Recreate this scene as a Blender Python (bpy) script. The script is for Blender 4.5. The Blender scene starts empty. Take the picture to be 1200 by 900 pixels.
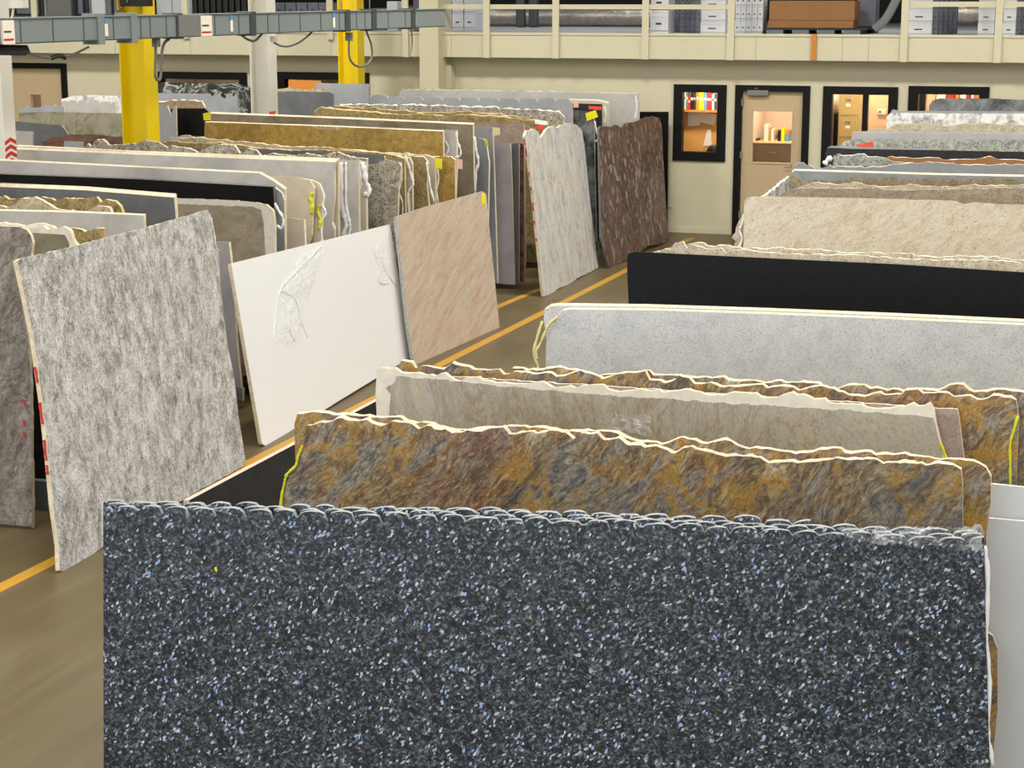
import bpy, bmesh, math, random
from mathutils import Vector, Matrix
random.seed(7)
scene = bpy.context.scene
COL = scene.collection
V = Vector

# ------------------------------------------------------------------ camera (surveyed)
F = 2126.0
PITCH = math.atan(450 / F)
YAW = math.atan(700 / math.hypot(450, F))
CAM = V((0, 0, 3.32))
fh = V((-math.sin(YAW), math.cos(YAW), 0)); RT = V((math.cos(YAW), math.sin(YAW), 0))
FW = fh * math.cos(PITCH) + V((0, 0, -math.sin(PITCH)))
UP = fh * math.sin(PITCH) + V((0, 0, math.cos(PITCH)))
def ray(x, y): return RT * (x - 600) - UP * (y - 450) + FW * F
def at_y(x, y, Y): d = ray(x, y); return CAM + d * (Y / d.y)
def at_z(x, y, z): d = ray(x, y); return CAM + d * ((z - CAM.z) / d.z)
cd = bpy.data.cameras.new('camera'); cam = bpy.data.objects.new('camera', cd); COL.objects.link(cam)
cd.sensor_width = 36; cd.lens = 36 * F / 1200; cd.clip_end = 200
cam.matrix_world = Matrix(((RT.x, UP.x, -FW.x, 0), (RT.y, UP.y, -FW.y, 0), (RT.z, UP.z, -FW.z, CAM.z), (0, 0, 0, 1)))
scene.camera = cam

# ------------------------------------------------------------------ helpers
def tag(o, label=None, cat=None, group=None, kind=None):
    if label: o['label'] = label
    if cat: o['category'] = cat
    if group: o['group'] = group
    if kind: o['kind'] = kind
    return o
def empty(name, loc, label, cat, group=None, rz=0):
    o = bpy.data.objects.new(name, None); COL.objects.link(o); o.location = loc; o.rotation_euler = (0, 0, rz)
    return tag(o, label, cat, group)
def link(name, bm, mats, parent=None, loc=None, smooth=False, recalc=True):
    me = bpy.data.meshes.new(name)
    if recalc: bmesh.ops.recalc_face_normals(bm, faces=bm.faces)
    for f in bm.faces: f.smooth = bool(smooth)
    bm.to_mesh(me); bm.free()
    for m in (mats if isinstance(mats, (list, tuple)) else [mats]): me.materials.append(m)
    o = bpy.data.objects.new(name, me); COL.objects.link(o)
    if parent is not None: o.parent = parent
    if loc is not None: o.location = loc
    return o
def box(bm, x0, x1, y0, y1, z0, z1, mi=0, bev=0.0, M=None):
    r = bmesh.ops.create_cube(bm, size=1.0)
    vs = r['verts']
    for v in vs:
        v.co = V((x0 + (v.co.x + .5) * (x1 - x0), y0 + (v.co.y + .5) * (y1 - y0), z0 + (v.co.z + .5) * (z1 - z0)))
        if M: v.co = M @ v.co
    fs = set(f for v in vs for f in v.link_faces)
    for f in fs: f.material_index = mi
    if bev > 0:
        es = list(set(e for v in vs for e in v.link_edges))
        bmesh.ops.bevel(bm, geom=es, offset=bev, segments=2, affect='EDGES', profile=.5)
    return bm
def newbox(*a, **k): return box(bmesh.new(), *a, **k)
def tube(bm, pts, r, seg=8, flat=1.0, mi=0):
    pts = [V(p) for p in pts]; rings = []
    for i, p in enumerate(pts):
        t = (pts[min(i + 1, len(pts) - 1)] - pts[max(i - 1, 0)]).normalized()
        a = t.cross(V((0, 1, 0)))
        if a.length < .05: a = t.cross(V((1, 0, 0)))
        a.normalize(); b = t.cross(a)
        rr = r[i] if isinstance(r, (list, tuple)) else r
        rings.append([bm.verts.new(p + a * math.cos(2 * math.pi * k / seg) * rr + b * math.sin(2 * math.pi * k / seg) * rr * flat) for k in range(seg)])
    for A, B in zip(rings, rings[1:]):
        for k in range(seg):
            f = bm.faces.new((A[k], A[(k + 1) % seg], B[(k + 1) % seg], B[k])); f.material_index = mi
    bm.faces.new(rings[0][::-1]).material_index = mi; bm.faces.new(rings[-1]).material_index = mi
    return bm
def smoothline(pts, n=6):
    pts = [V(p) for p in pts]; out = []
    for i in range(len(pts) - 1):
        p0 = pts[max(i - 1, 0)]; p1 = pts[i]; p2 = pts[i + 1]; p3 = pts[min(i + 2, len(pts) - 1)]
        for k in range(n):
            t = k / n
            out.append(.5 * ((2 * p1) + (p2 - p0) * t + (2 * p0 - 5 * p1 + 4 * p2 - p3) * t * t + (3 * p1 - p0 - 3 * p2 + p3) * t ** 3))
    out.append(pts[-1]); return out
def h1(i, s): 
    x = math.sin(i * 127.1 + s * 311.7) * 43758.5453
    return x - math.floor(x)
def vn(x, s):
    i = math.floor(x); f = x - i; f = f * f * (3 - 2 * f)
    return h1(i, s) * (1 - f) + h1(i + 1, s) * f
def fbm(x, s): return (vn(x, s) - .5) + .5 * (vn(2.3 * x, s + 5) - .5) + .3 * (vn(5.1 * x, s + 9) - .5) + .18 * (vn(11.7 * x, s + 13) - .5)

# ------------------------------------------------------------------ materials
def lin(c):
    return tuple(((v / 255) / 12.92 if v / 255 <= .04045 else (((v / 255) + .055) / 1.055) ** 2.4) for v in c)
class N:
    def __init__(s, name):
        s.m = bpy.data.materials.new(name); s.m.use_nodes = True; s.t = s.m.node_tree; s.t.nodes.clear()
        s.out = s.t.nodes.new('ShaderNodeOutputMaterial'); s.b = s.t.nodes.new('ShaderNodeBsdfPrincipled')
        s.t.links.new(s.b.outputs[0], s.out.inputs[0])
    def n(s, typ, ins=None, **props):
        nd = s.t.nodes.new('ShaderNode' + typ)
        for k, v in props.items(): setattr(nd, k, v)
        for k, v in (ins or {}).items():
            if isinstance(v, bpy.types.NodeSocket): s.t.links.new(v, nd.inputs[k])
            else: nd.inputs[k].default_value = v
        return nd
    def set(s, k, v):
        if isinstance(v, bpy.types.NodeSocket): s.t.links.new(v, s.b.inputs[k])
        else: s.b.inputs[k].default_value = v
    def mix(s, fac, a, b):
        nd = s.t.nodes.new('ShaderNodeMix'); nd.data_type = 'RGBA'
        for i, v in ((0, fac), (6, a), (7, b)):
            if isinstance(v, bpy.types.NodeSocket): s.t.links.new(v, nd.inputs[i])
            else: nd.inputs[i].default_value = v if i == 0 else (*v, 1)
        return nd.outputs[2]
    def ramp(s, fac, cols, interp='LINEAR'):
        nd = s.t.nodes.new('ShaderNodeValToRGB'); nd.color_ramp.interpolation = interp
        el = nd.color_ramp.elements
        while len(el) > 1: el.remove(el[-1])
        el[0].position = cols[0][0]; el[0].color = (*lin(cols[0][1]), 1)
        for p, c in cols[1:]:
            e = el.new(p); e.color = (*lin(c), 1)
        s.t.links.new(fac, nd.inputs[0]); return nd.outputs[0]
    def rng(s, v, a, b, c=0.0, d=1.0):
        return s.n('MapRange', {0: v, 1: a, 2: b, 3: c, 4: d}).outputs[0]
def plain(name, col, rough=.6, metal=0.0, noise=0.0, nscale=6, bump=0.0, spec=.5, emit=None):
    k = N(name); c = lin(col)
    if noise or bump:
        tc = k.n('TexCoord').outputs['Object']
        nz = k.n('TexNoise', {'Vector': tc, 'Scale': nscale, 'Detail': 6.0, 'Roughness': .65}).outputs[0]
        lo = tuple(max(0, v * (1 - noise)) for v in c); hi = tuple(min(1, v * (1 + noise)) for v in c)
        k.set('Base Color', k.mix(k.rng(nz, .3, .7), lo, hi))
        if bump:
            k.set('Normal', k.n('Bump', {'Strength': bump, 'Distance': .01, 'Height': nz}).outputs[0])
    else: k.set('Base Color', (*c, 1))
    k.set('Roughness', rough); k.set('Metallic', metal); k.set('Specular IOR Level', spec)
    if emit: k.set('Emission Color', (*lin(emit[0]), 1)); k.set('Emission Strength', emit[1])
    return k.m
def stone(name, cols, scale=4, detail=8, nrough=.6, dist=0.5, stretch=(1, 1), rot=0, lo=.3, hi=.7, specks=(), veins=(), rough=.25, spec=.5, warp=0.0, bump=0.0):
    """cols: colour ramp over turbulent noise; specks: (cell scale, fraction, colour, strength); veins: (scale, width, colour, strength, distortion)"""
    k = N(name)
    tc = k.n('TexCoord').outputs['Object']
    rnd = k.n('ObjectInfo').outputs['Random']
    off = k.n('VectorMath', {0: tc, 1: k.n('CombineXYZ', {0: k.n('Math', {0: rnd, 1: 37.0}, operation='MULTIPLY').outputs[0], 1: k.n('Math', {0: rnd, 1: 11.0}, operation='MULTIPLY').outputs[0]}).outputs[0]}, operation='ADD').outputs[0]
    mp0 = k.n('Mapping', {'Vector': off, 'Rotation': (0, math.radians(rot), 0)}).outputs[0]
    mp = k.n('Mapping', {'Vector': mp0, 'Scale': (stretch[0], 1, stretch[1])}).outputs[0]
    if warp:
        wn = k.n('TexNoise', {'Vector': mp0, 'Scale': 1.3, 'Detail': 2.0}).outputs[1]
        wv = k.n('VectorMath', {0: wn, 1: (warp, warp, warp)}, operation='MULTIPLY').outputs[0]
        mp = k.n('VectorMath', {0: mp, 1: wv}, operation='ADD').outputs[0]
    nz = k.n('TexNoise', {'Vector': mp, 'Scale': scale, 'Detail': detail, 'Roughness': nrough, 'Distortion': dist}).outputs[0]
    c = k.ramp(k.rng(nz, lo, hi), cols)
    for (vs, w, col, st, vd) in veins:
        n2 = k.n('TexNoise', {'Vector': mp, 'Scale': vs, 'Detail': 5.0, 'Roughness': .6, 'Distortion': vd}).outputs[0]
        a = k.n('Math', {0: n2, 1: .5}, operation='SUBTRACT').outputs[0]
        a = k.n('Math', {0: a}, operation='ABSOLUTE').outputs[0]
        c = k.mix(k.rng(a, 0.0, w, st, 0.0), c, lin(col))
    for (ss, fr, col, st) in specks:
        vo = k.n('TexVoronoi', {'Vector': mp, 'Scale': ss})
        r = k.n('SeparateColor', {0: vo.outputs['Color']}).outputs[0]
        c = k.mix(k.rng(r, 1 - fr, 1 - fr * .7, 0.0, st), c, lin(col))
    k.set('Base Color', c); k.set('Roughness', rough); k.set('Specular IOR Level', spec)
    if bump: k.set('Normal', k.n('Bump', {'Strength': bump, 'Distance': .01, 'Height': nz}).outputs[0])
    return k.m
def pearl():
    k = N('blue_pearl_stone'); tc = k.n('TexCoord').outputs['Object']
    def vor(sc, rx, st):
        mp = k.n('Mapping', {'Vector': k.n('Mapping', {'Vector': tc, 'Rotation': (0, rx, 0)}).outputs[0], 'Scale': (st, 1, 1)}).outputs[0]
        v = k.n('TexVoronoi', {'Vector': mp, 'Scale': sc, 'Randomness': 1.0}); return k.n('SeparateColor', {0: v.outputs['Color']})
    a = vor(150, .6, .6); b = vor(170, -.8, .65); cc = vor(75, .2, 1.0); d = vor(165, 1.2, .55)
    c1 = k.ramp(a.outputs[0], [(0, (22, 23, 25)), (.4, (42, 44, 47)), (.7, (70, 74, 80)), (.88, (102, 108, 116)), (1, (146, 154, 164))])
    c2 = k.ramp(b.outputs[0], [(0, (18, 19, 21)), (.5, (44, 46, 50)), (.85, (86, 92, 100)), (1, (140, 148, 158))])
    m = k.t.nodes.new('ShaderNodeMix'); m.data_type = 'RGBA'; m.inputs[0].default_value = .5
    k.t.links.new(c1, m.inputs[6]); k.t.links.new(c2, m.inputs[7]); c = m.outputs[2]
    c = k.mix(k.rng(cc.outputs[1], .80, .86, 0.0, .7), c, lin((20, 22, 26)))
    c = k.mix(k.rng(d.outputs[1], .982, .988), c, lin((150, 178, 224)))
    c = k.mix(k.rng(d.outputs[2], .988, .993), c, lin((214, 216, 218)))
    c = k.mix(k.rng(a.outputs[2], .965, .975), c, lin((176, 188, 206)))
    k.set('Base Color', c); k.set('Roughness', .3); k.set('Specular IOR Level', .3)
    return k.m
def lightning(name, shift=0.0, gold=0.0):
    k = N(name); tc = k.n('TexCoord').outputs['Object']
    off = k.n('VectorMath', {0: tc, 1: (shift, 0, shift * .7)}, operation='ADD').outputs[0]
    wn = k.n('TexNoise', {'Vector': off, 'Scale': 2.0, 'Detail': 4.0}).outputs[1]
    wv = k.n('VectorMath', {0: wn, 1: (.24, .24, .24)}, operation='MULTIPLY').outputs[0]
    rt = k.n('Mapping', {'Vector': off, 'Rotation': (0, math.radians(50), 0)}).outputs[0]
    rt = k.n('VectorMath', {0: rt, 1: wv}, operation='ADD').outputs[0]
    mp = k.n('Mapping', {'Vector': rt, 'Scale': (.7, 1, 2.1)}).outputs[0]
    mf = k.n('Mapping', {'Vector': rt, 'Scale': (.55, 1, 1.5)}).outputs[0]
    def nz(v, sc, det=10.0, ro=.75, di=.1): return k.n('TexNoise', {'Vector': v, 'Scale': sc, 'Detail': det, 'Roughness': ro, 'Distortion': di}).outputs[0]
    big = nz(mp, 3.2, 12.0, .78, .15)
    c = k.ramp(k.rng(big, .33, .67), [(0, (52, 49, 50)), (.2, (84, 80, 78)), (.36, (128, 124, 118)), (.46, (156, 148, 132)), (.54, (132, 108, 76)), (.64, (120, 92, 60)), (.74, (160, 134, 88)), (.86, (176, 166, 144)), (1, (204, 190, 162))])
    reg = nz(off, 1.3, 3.0, .5)
    c = k.mix(k.rng(reg, .5, .6, 0.0, .42), c, lin((150, 92, 38)))
    c = k.mix(k.rng(reg, .46, .34, 0.0, .35), c, lin((128, 128, 126)))
    fine = nz(mf, 46.0, 6.0, .8)
    c = k.mix(k.rng(fine, .5, .6, 0.0, .7), c, lin((58, 53, 50)))
    c = k.mix(k.rng(fine, .45, .36, 0.0, .65), c, lin((206, 186, 140)))
    med = nz(mp, 12.0, 8.0, .75)
    c = k.mix(k.rng(med, .54, .64, 0.0, .6), c, lin((64, 60, 60)))
    pt = nz(off, 1.8, 3.0, .5)
    v = nz(k.n('VectorMath', {0: off, 1: wv}, operation='ADD').outputs[0], 3.4, 6.0, .6, .3)
    a = k.n('Math', {0: k.n('Math', {0: v, 1: .5}, operation='SUBTRACT').outputs[0]}, operation='ABSOLUTE').outputs[0]
    f = k.n('Math', {0: k.rng(a, 0.0, .05, .75, 0.0), 1: k.rng(pt, .47 - gold, .57 - gold)}, operation='MULTIPLY').outputs[0]
    c = k.mix(f, c, lin((184, 146, 62)))
    f2 = k.n('Math', {0: k.rng(a, 0.0, .008, .8, 0.0), 1: k.rng(pt, .45 - gold, .52 - gold)}, operation='MULTIPLY').outputs[0]
    c = k.mix(f2, c, lin((116, 62, 26)))
    dk = nz(k.n('VectorMath', {0: mp, 1: (5, 2, 3)}, operation='ADD').outputs[0], 2.0, 8.0, .7)
    c = k.mix(k.rng(dk, .56, .64, 0.0, .65), c, lin((60, 58, 60)))
    k.set('Base Color', c); k.set('Roughness', .35); k.set('Specular IOR Level', .25)
    return k.m

M = {}
M['pearl'] = pearl()
M['lightning'] = lightning('brown_gold_swirled_granite')
M['lightning2'] = lightning('gold_veined_granite', 3.3, .16)
M['tan'] = stone('grey_tan_granite', [(0, (138, 126, 108)), (.3, (160, 148, 126)), (.55, (170, 164, 150)), (.8, (178, 162, 134)), (1, (188, 180, 160))], scale=6, detail=10, nrough=.75, stretch=(1.5, .7), rot=14, warp=.5, dist=.4, specks=((170, .18, (128, 118, 104), .5), (130, .15, (192, 178, 146), .5)), veins=((2.0, .018, (140, 108, 70), .45, .6),))
M['unpol'] = plain('unpolished_cream_margin', (226, 220, 204), .7, noise=.14, nscale=14, bump=.3)
M['unpolgrey'] = plain('unpolished_grey_margin', (196, 190, 178), .7, noise=.15, nscale=14, bump=.3)
M['kashmir'] = stone('white_speckled_granite', [(0, (184, 185, 186)), (.5, (198, 199, 200)), (1, (206, 206, 203))], scale=9, dist=.3, specks=((230, .16, (138, 141, 148), .7), (300, .12, (220, 220, 218), .6), (150, .04, (192, 182, 162), .6)))
M['black'] = stone('black_granite', [(0, (14, 14, 14)), (1, (21, 21, 21))], scale=20, specks=((240, .08, (40, 41, 42), .5),), rough=.38, spec=.12)
M['blackdull'] = stone('charcoal_granite', [(0, (36, 36, 37)), (1, (52, 52, 53))], scale=12, specks=((240, .1, (76, 76, 78), .5),), rough=.4, spec=.15)
M['cream'] = stone('cream_pink_granite', [(0, (184, 160, 132)), (.35, (204, 188, 162)), (.6, (210, 200, 180)), (1, (212, 208, 200))], scale=9, detail=10, nrough=.72, stretch=(.7, 1.8), rot=38, warp=.15, dist=.4, specks=((150, .12, (170, 150, 122), .6), (110, .03, (120, 106, 88), .7)), veins=((5, .012, (166, 136, 104), .4, .5),))
M['creamgold'] = stone('cream_gold_granite', [(0, (136, 118, 90)), (.4, (178, 162, 132)), (1, (204, 194, 170))], scale=12, detail=10, nrough=.75, specks=((110, .12, (116, 102, 84), .7), (130, .12, (208, 198, 176), .6)))
M['tanbrown'] = stone('speckled_tan_brown_granite', [(0, (108, 90, 72)), (.45, (148, 128, 104)), (1, (176, 160, 138))], scale=16, detail=10, nrough=.78, specks=((90, .15, (116, 94, 76), .6), (130, .12, (184, 172, 154), .5)))
M['grayg'] = stone('silver_grey_granite', [(0, (96, 92, 90)), (.22, (146, 144, 143)), (.5, (184, 184, 185)), (.75, (208, 209, 211)), (1, (222, 223, 225))], scale=8, detail=12, nrough=.86, stretch=(1.25, .72), rot=-14, warp=.2, dist=.25, lo=.38, hi=.61, specks=((190, .12, (92, 86, 81), .8), (90, .05, (104, 98, 92), .6), (140, .10, (222, 223, 225), .6)), veins=((1.2, .02, (120, 113, 108), .5, .6), (3.0, .008, (108, 99, 92), .6, .8)), rough=.4, spec=.3)
M['graybrown'] = stone('brown_grey_granite', [(0, (80, 73, 66)), (.35, (118, 111, 102)), (.7, (146, 140, 131)), (1, (168, 162, 154))], scale=8, detail=12, nrough=.85, stretch=(1.25, .75), rot=-20, warp=.3, dist=.25, lo=.37, hi=.62, specks=((190, .12, (84, 76, 68), .7), (110, .05, (120, 92, 72), .6)), veins=((1.6, .012, (74, 66, 60), .6, .5),), rough=.4, spec=.3)
M['paleg'] = plain('pale_grey_polished_stone', (206, 208, 212), .2, noise=.02, nscale=4)
M['quartz'] = plain('white_quartz', (243, 246, 252), .22, noise=.012, nscale=2)
M['pink'] = stone('pink_beige_granite', [(0, (184, 160, 142)), (.35, (194, 178, 160)), (.6, (199, 186, 169)), (1, (204, 194, 179))], scale=11, detail=8, nrough=.7, stretch=(.28, 2.0), rot=22, warp=.10, dist=.2, lo=.34, hi=.66, veins=((1.6, .06, (196, 160, 144), .45, .3), (7.0, .010, (158, 140, 126), .5, .3)), specks=((190, .12, (184, 168, 154), .5),))
M['ivory'] = stone('ivory_blue_granite', [(0, (150, 156, 163)), (.3, (196, 199, 200)), (.6, (216, 217, 214)), (.85, (216, 210, 194)), (1, (206, 178, 134))], scale=4.5, detail=10, nrough=.74, stretch=(2.0, .55), rot=-3, warp=.3, dist=.4, lo=.3, hi=.7, specks=((130, .08, (186, 188, 190), .6), (170, .05, (120, 110, 98), .7)), veins=((1.8, .012, (164, 128, 80), .8, .5), (2.6, .02, (146, 153, 164), .6, .6)), rough=.4, spec=.3)
M['purple'] = stone('purple_brown_pebbled_granite', [(0, (54, 42, 43)), (.3, (84, 68, 65)), (.6, (102, 84, 78)), (1, (122, 102, 92))], scale=2.5, detail=10, nrough=.72, stretch=(1.3, .75), rot=-4, warp=.12, specks=((12, .09, (164, 152, 148), .8), (20, .09, (158, 142, 134), .75), (26, .09, (140, 98, 80), .6), (50, .08, (156, 142, 134), .6), (60, .1, (54, 42, 42), .6)), veins=((.7, .03, (52, 46, 50), .6, .3),), rough=.4, spec=.25)
M['gold'] = stone('golden_yellow_granite', [(0, (126, 98, 42)), (.3, (154, 124, 60)), (.6, (172, 142, 76)), (1, (188, 162, 104))], scale=10, detail=10, nrough=.72, dist=.4, specks=((130, .12, (120, 92, 44), .6), (110, .08, (196, 172, 112), .6)))
M['golddark'] = stone('brown_gold_speckled_granite', [(0, (92, 80, 58)), (.35, (130, 114, 76)), (.7, (158, 142, 98)), (1, (178, 166, 126))], scale=12, detail=10, nrough=.78, specks=((110, .16, (84, 74, 58), .7), (120, .12, (188, 170, 122), .6)))
M['beige'] = stone('beige_grey_granite', [(0, (168, 166, 163)), (.5, (180, 178, 175)), (1, (190, 186, 181))], scale=5, detail=8, specks=((190, .1, (166, 163, 160), .5),))
M['beigew'] = stone('warm_beige_granite', [(0, (186, 173, 152)), (1, (208, 198, 180))], scale=3, specks=((150, .08, (182, 170, 150), .5),))
M['grayd'] = stone('dark_grey_slate', [(0, (88, 90, 94)), (1, (106, 108, 112))], scale=5, rough=.35)
M['graym'] = stone('blue_grey_stone', [(0, (140, 143, 148)), (1, (158, 161, 166))], scale=4, rough=.35)
M['lilac'] = stone('lilac_grey_stone', [(0, (156, 152, 155)), (1, (174, 170, 172))], scale=4, rough=.35)
M['roughg'] = stone('rough_grey_brown_granite', [(0, (98, 92, 82)), (.4, (142, 136, 122)), (.7, (168, 163, 150)), (1, (196, 191, 178))], scale=16, detail=10, nrough=.8, lo=.36, hi=.62, specks=((70, .10, (74, 66, 58), .75), (80, .1, (190, 181, 160), .5)), bump=.4)
M['brownm'] = stone('mottled_brown_granite', [(0, (112, 100, 82)), (.4, (136, 126, 106)), (.7, (146, 138, 122)), (1, (154, 140, 118))], scale=5, detail=8, stretch=(.9, 1.3), specks=((150, .12, (112, 102, 88), .6), (90, .06, (176, 158, 110), .5)))
M['pinkg'] = stone('pinkish_grey_granite', [(0, (140, 118, 108)), (1, (176, 156, 144))], scale=10, specks=((120, .15, (126, 106, 98), .6),))
M['greeng'] = stone('green_grey_granite', [(0, (108, 106, 90)), (.4, (142, 138, 116)), (.8, (156, 152, 132)), (1, (128, 126, 108))], scale=3, warp=.4, veins=((1.4, .02, (80, 80, 72), .6, 1.0),), specks=((110, .12, (126, 120, 100), .6),))
M['redbrown'] = stone('red_brown_granite', [(0, (70, 50, 44)), (.5, (108, 78, 64)), (1, (132, 104, 84))], scale=6, stretch=(.5, 2), specks=((110, .12, (60, 44, 40), .7),))
M['marble'] = stone('black_white_veined_marble', [(0, (34, 38, 40)), (.5, (52, 56, 58)), (.75, (120, 122, 120)), (1, (190, 190, 184))], scale=3, detail=10, nrough=.72, warp=.8, dist=1.5, veins=((2.0, .02, (206, 206, 200), .9, 1.5),))
M['mottled'] = stone('white_mottled_granite', [(0, (136, 136, 136)), (.35, (186, 186, 184)), (.6, (222, 222, 218)), (1, (232, 232, 228))], scale=7, detail=8, nrough=.7, lo=.36, hi=.6)
M['speckg'] = stone('green_grey_speckled_granite', [(0, (96, 98, 92)), (.5, (146, 148, 138)), (1, (182, 182, 166))], scale=16, detail=8, nrough=.8, lo=.36, hi=.62, specks=((60, .14, (80, 84, 82), .7),))
M['smoke'] = stone('dark_smoky_granite', [(0, (40, 42, 44)), (.5, (92, 94, 96)), (1, (128, 130, 132))], scale=4, detail=8, nrough=.65, warp=.4, lo=.36, hi=.62)
M['e_cream'] = plain('sawn_edge_cream', (216, 203, 176), .8, noise=.2, nscale=22, bump=.3)
M['e_white'] = plain('sawn_edge_white', (226, 221, 206), .8, noise=.1, nscale=30, bump=.3)
M['e_grey'] = plain('sawn_edge_grey', (156, 162, 166), .5, noise=.35, nscale=40, bump=.3)
M['e_gold'] = plain('sawn_edge_gold', (206, 180, 132), .8, noise=.3, nscale=16, bump=.3)
M['e_dark'] = plain('sawn_edge_dark', (92, 92, 92), .7, noise=.25, nscale=30, bump=.3)
M['e_pinkish'] = plain('sawn_edge_pinkish', (205, 182, 166), .8, noise=.15, nscale=30, bump=.3)
M['redpaint'] = plain('red_paint_mark', (190, 38, 34), .6)
M['lime'] = plain('lime_yellow_strap', (214, 214, 40), .5)
M['limepale'] = plain('pale_yellow_cord', (222, 214, 150), .5)
M['st_yellow'] = plain('yellow_sticker', (232, 222, 30), .5)
M['st_pale'] = plain('pale_yellow_sticker', (216, 214, 150), .5)
M['st_red'] = plain('red_sticker', (226, 74, 44), .5)
M['st_pink'] = plain('pink_sticker', (232, 182, 168), .5)
M['st_white'] = plain('white_sticker', (240, 238, 232), .5)
M['wrap'] = plain('white_plastic_wrap', (236, 238, 240), .25, noise=.1, nscale=40)
def film():
    k = N('clear_crumpled_plastic'); k.set('Base Color', (.9, .92, .95, 1)); k.set('Roughness', .12)
    nz = k.n('TexNoise', {'Vector': k.n('TexCoord').outputs['Object'], 'Scale': 14.0, 'Detail': 4.0, 'Distortion': 1.0}).outputs[0]
    k.set('Alpha', k.rng(nz, .45, .7, .05, .45)); k.set('Normal', k.n('Bump', {'Strength': .6, 'Distance': .02, 'Height': nz}).outputs[0])
    return k.m
M['film'] = film()
M['steel_black'] = plain('black_painted_steel', (22, 22, 22), .45)
M['steel_grey'] = plain('grey_painted_steel', (120, 122, 120), .5)
M['timber'] = plain('rough_timber', (140, 120, 92), .8, noise=.25, nscale=9, bump=.2)
M['yellow'] = plain('yellow_column_paint', (232, 204, 0), .45, noise=.05, nscale=2)
M['whitep'] = plain('white_column_paint', (226, 224, 214), .5)
M['duct'] = plain('blue_grey_duct_enamel', (128, 138, 140), .4, noise=.05, nscale=3)
M['ductdark'] = plain('dark_grey_joint', (66, 72, 74), .45)
M['conduit'] = plain('grey_flexible_conduit', (104, 104, 98), .5)
M['blk'] = plain('matt_black', (16, 16, 16), .5)
M['wall'] = plain('cream_wall_paint', (212, 206, 178), .75, noise=.03, nscale=1.2)
M['panel'] = plain('cream_panel_paint', (212, 206, 178), .65, noise=.03, nscale=2)
M['seam'] = plain('panel_seam', (150, 142, 112), .8)
M['deck'] = plain('pale_grey_deck', (190, 192, 196), .6, noise=.1, nscale=3)
M['frame'] = plain('black_door_frame', (14, 14, 14), .5, spec=.2)
M['door'] = plain('tan_painted_door', (196, 174, 138), .55)
M['ceil'] = plain('grey_white_ceiling', (200, 200, 196), .8)
M['dark'] = plain('dark_storage_wall', (40, 40, 42), .8)
M['orange'] = plain('orange_partition', (214, 158, 84), .7, noise=.05, nscale=4)
M['peach'] = plain('peach_wall', (236, 196, 152), .7)
M['woodshelf'] = plain('orange_wood_shelf', (206, 128, 44), .5)
M['cabinet'] = plain('olive_tan_cabinet', (172, 156, 104), .5)
M['cabbrown'] = plain('brown_grey_cabinet', (112, 96, 78), .5)
M['paper'] = plain('white_paper', (240, 232, 218), .7)
M['boxwhite'] = plain('white_cardboard', (214, 216, 220), .7, noise=.04, nscale=5)
M['boxink'] = plain('blue_black_ink', (48, 56, 84), .7)
M['boxgrey'] = plain('grey_cardboard', (110, 114, 124), .7, noise=.1, nscale=5)
M['card'] = plain('brown_cardboard', (152, 108, 66), .75, noise=.08, nscale=4)
M['foil'] = plain('silver_foil_duct_wrap', (190, 184, 172), .28, metal=.85, noise=.2, nscale=12, bump=.9)
M['bluetag'] = plain('blue_tag', (90, 150, 210), .5)
def glassm():
    k = N('clear_glass'); k.set('Base Color', (.97, .98, .98, 1)); k.set('Roughness', .03); k.set('Transmission Weight', 1.0); k.set('IOR', 1.02); k.set('Alpha', .35)
    return k.m
M['glass'] = glassm()
def floorm():
    k = N('worn_brown_grey_concrete'); tc = k.n('TexCoord').outputs['Object']
    a = k.n('TexNoise', {'Vector': tc, 'Scale': .5, 'Detail': 6.0, 'Roughness': .6}).outputs[0]
    b = k.n('TexNoise', {'Vector': tc, 'Scale': 60.0, 'Detail': 3.0, 'Roughness': .7}).outputs[0]
    st = k.n('TexNoise', {'Vector': k.n('Mapping', {'Vector': tc, 'Scale': (6, .4, 1)}).outputs[0], 'Scale': 1.5, 'Detail': 5.0}).outputs[0]
    c = k.ramp(k.rng(a, .3, .7), [(0, (92, 79, 50)), (1, (108, 94, 62))])
    c = k.mix(k.rng(b, .4, .75, 0.0, .5), c, lin((84, 75, 58)))
    c = k.mix(k.rng(st, .5, .75, 0.0, .3), c, lin((128, 118, 96)))
    k.set('Base Color', c); k.set('Roughness', k.rng(a, .3, .7, .35, .55)); k.set('Specular IOR Level', .35)
    return k.m
M['floor'] = floorm()
def linem():
    k = N('worn_yellow_line_paint'); tc = k.n('TexCoord').outputs['Object']
    a = k.n('TexNoise', {'Vector': tc, 'Scale': 9.0, 'Detail': 8.0, 'Roughness': .75}).outputs[0]
    k.set('Base Color', k.mix(k.rng(a, .55, .75), lin((188, 140, 36)), lin((132, 108, 60)))); k.set('Roughness', .55)
    return k.m
M['line'] = linem()

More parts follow.
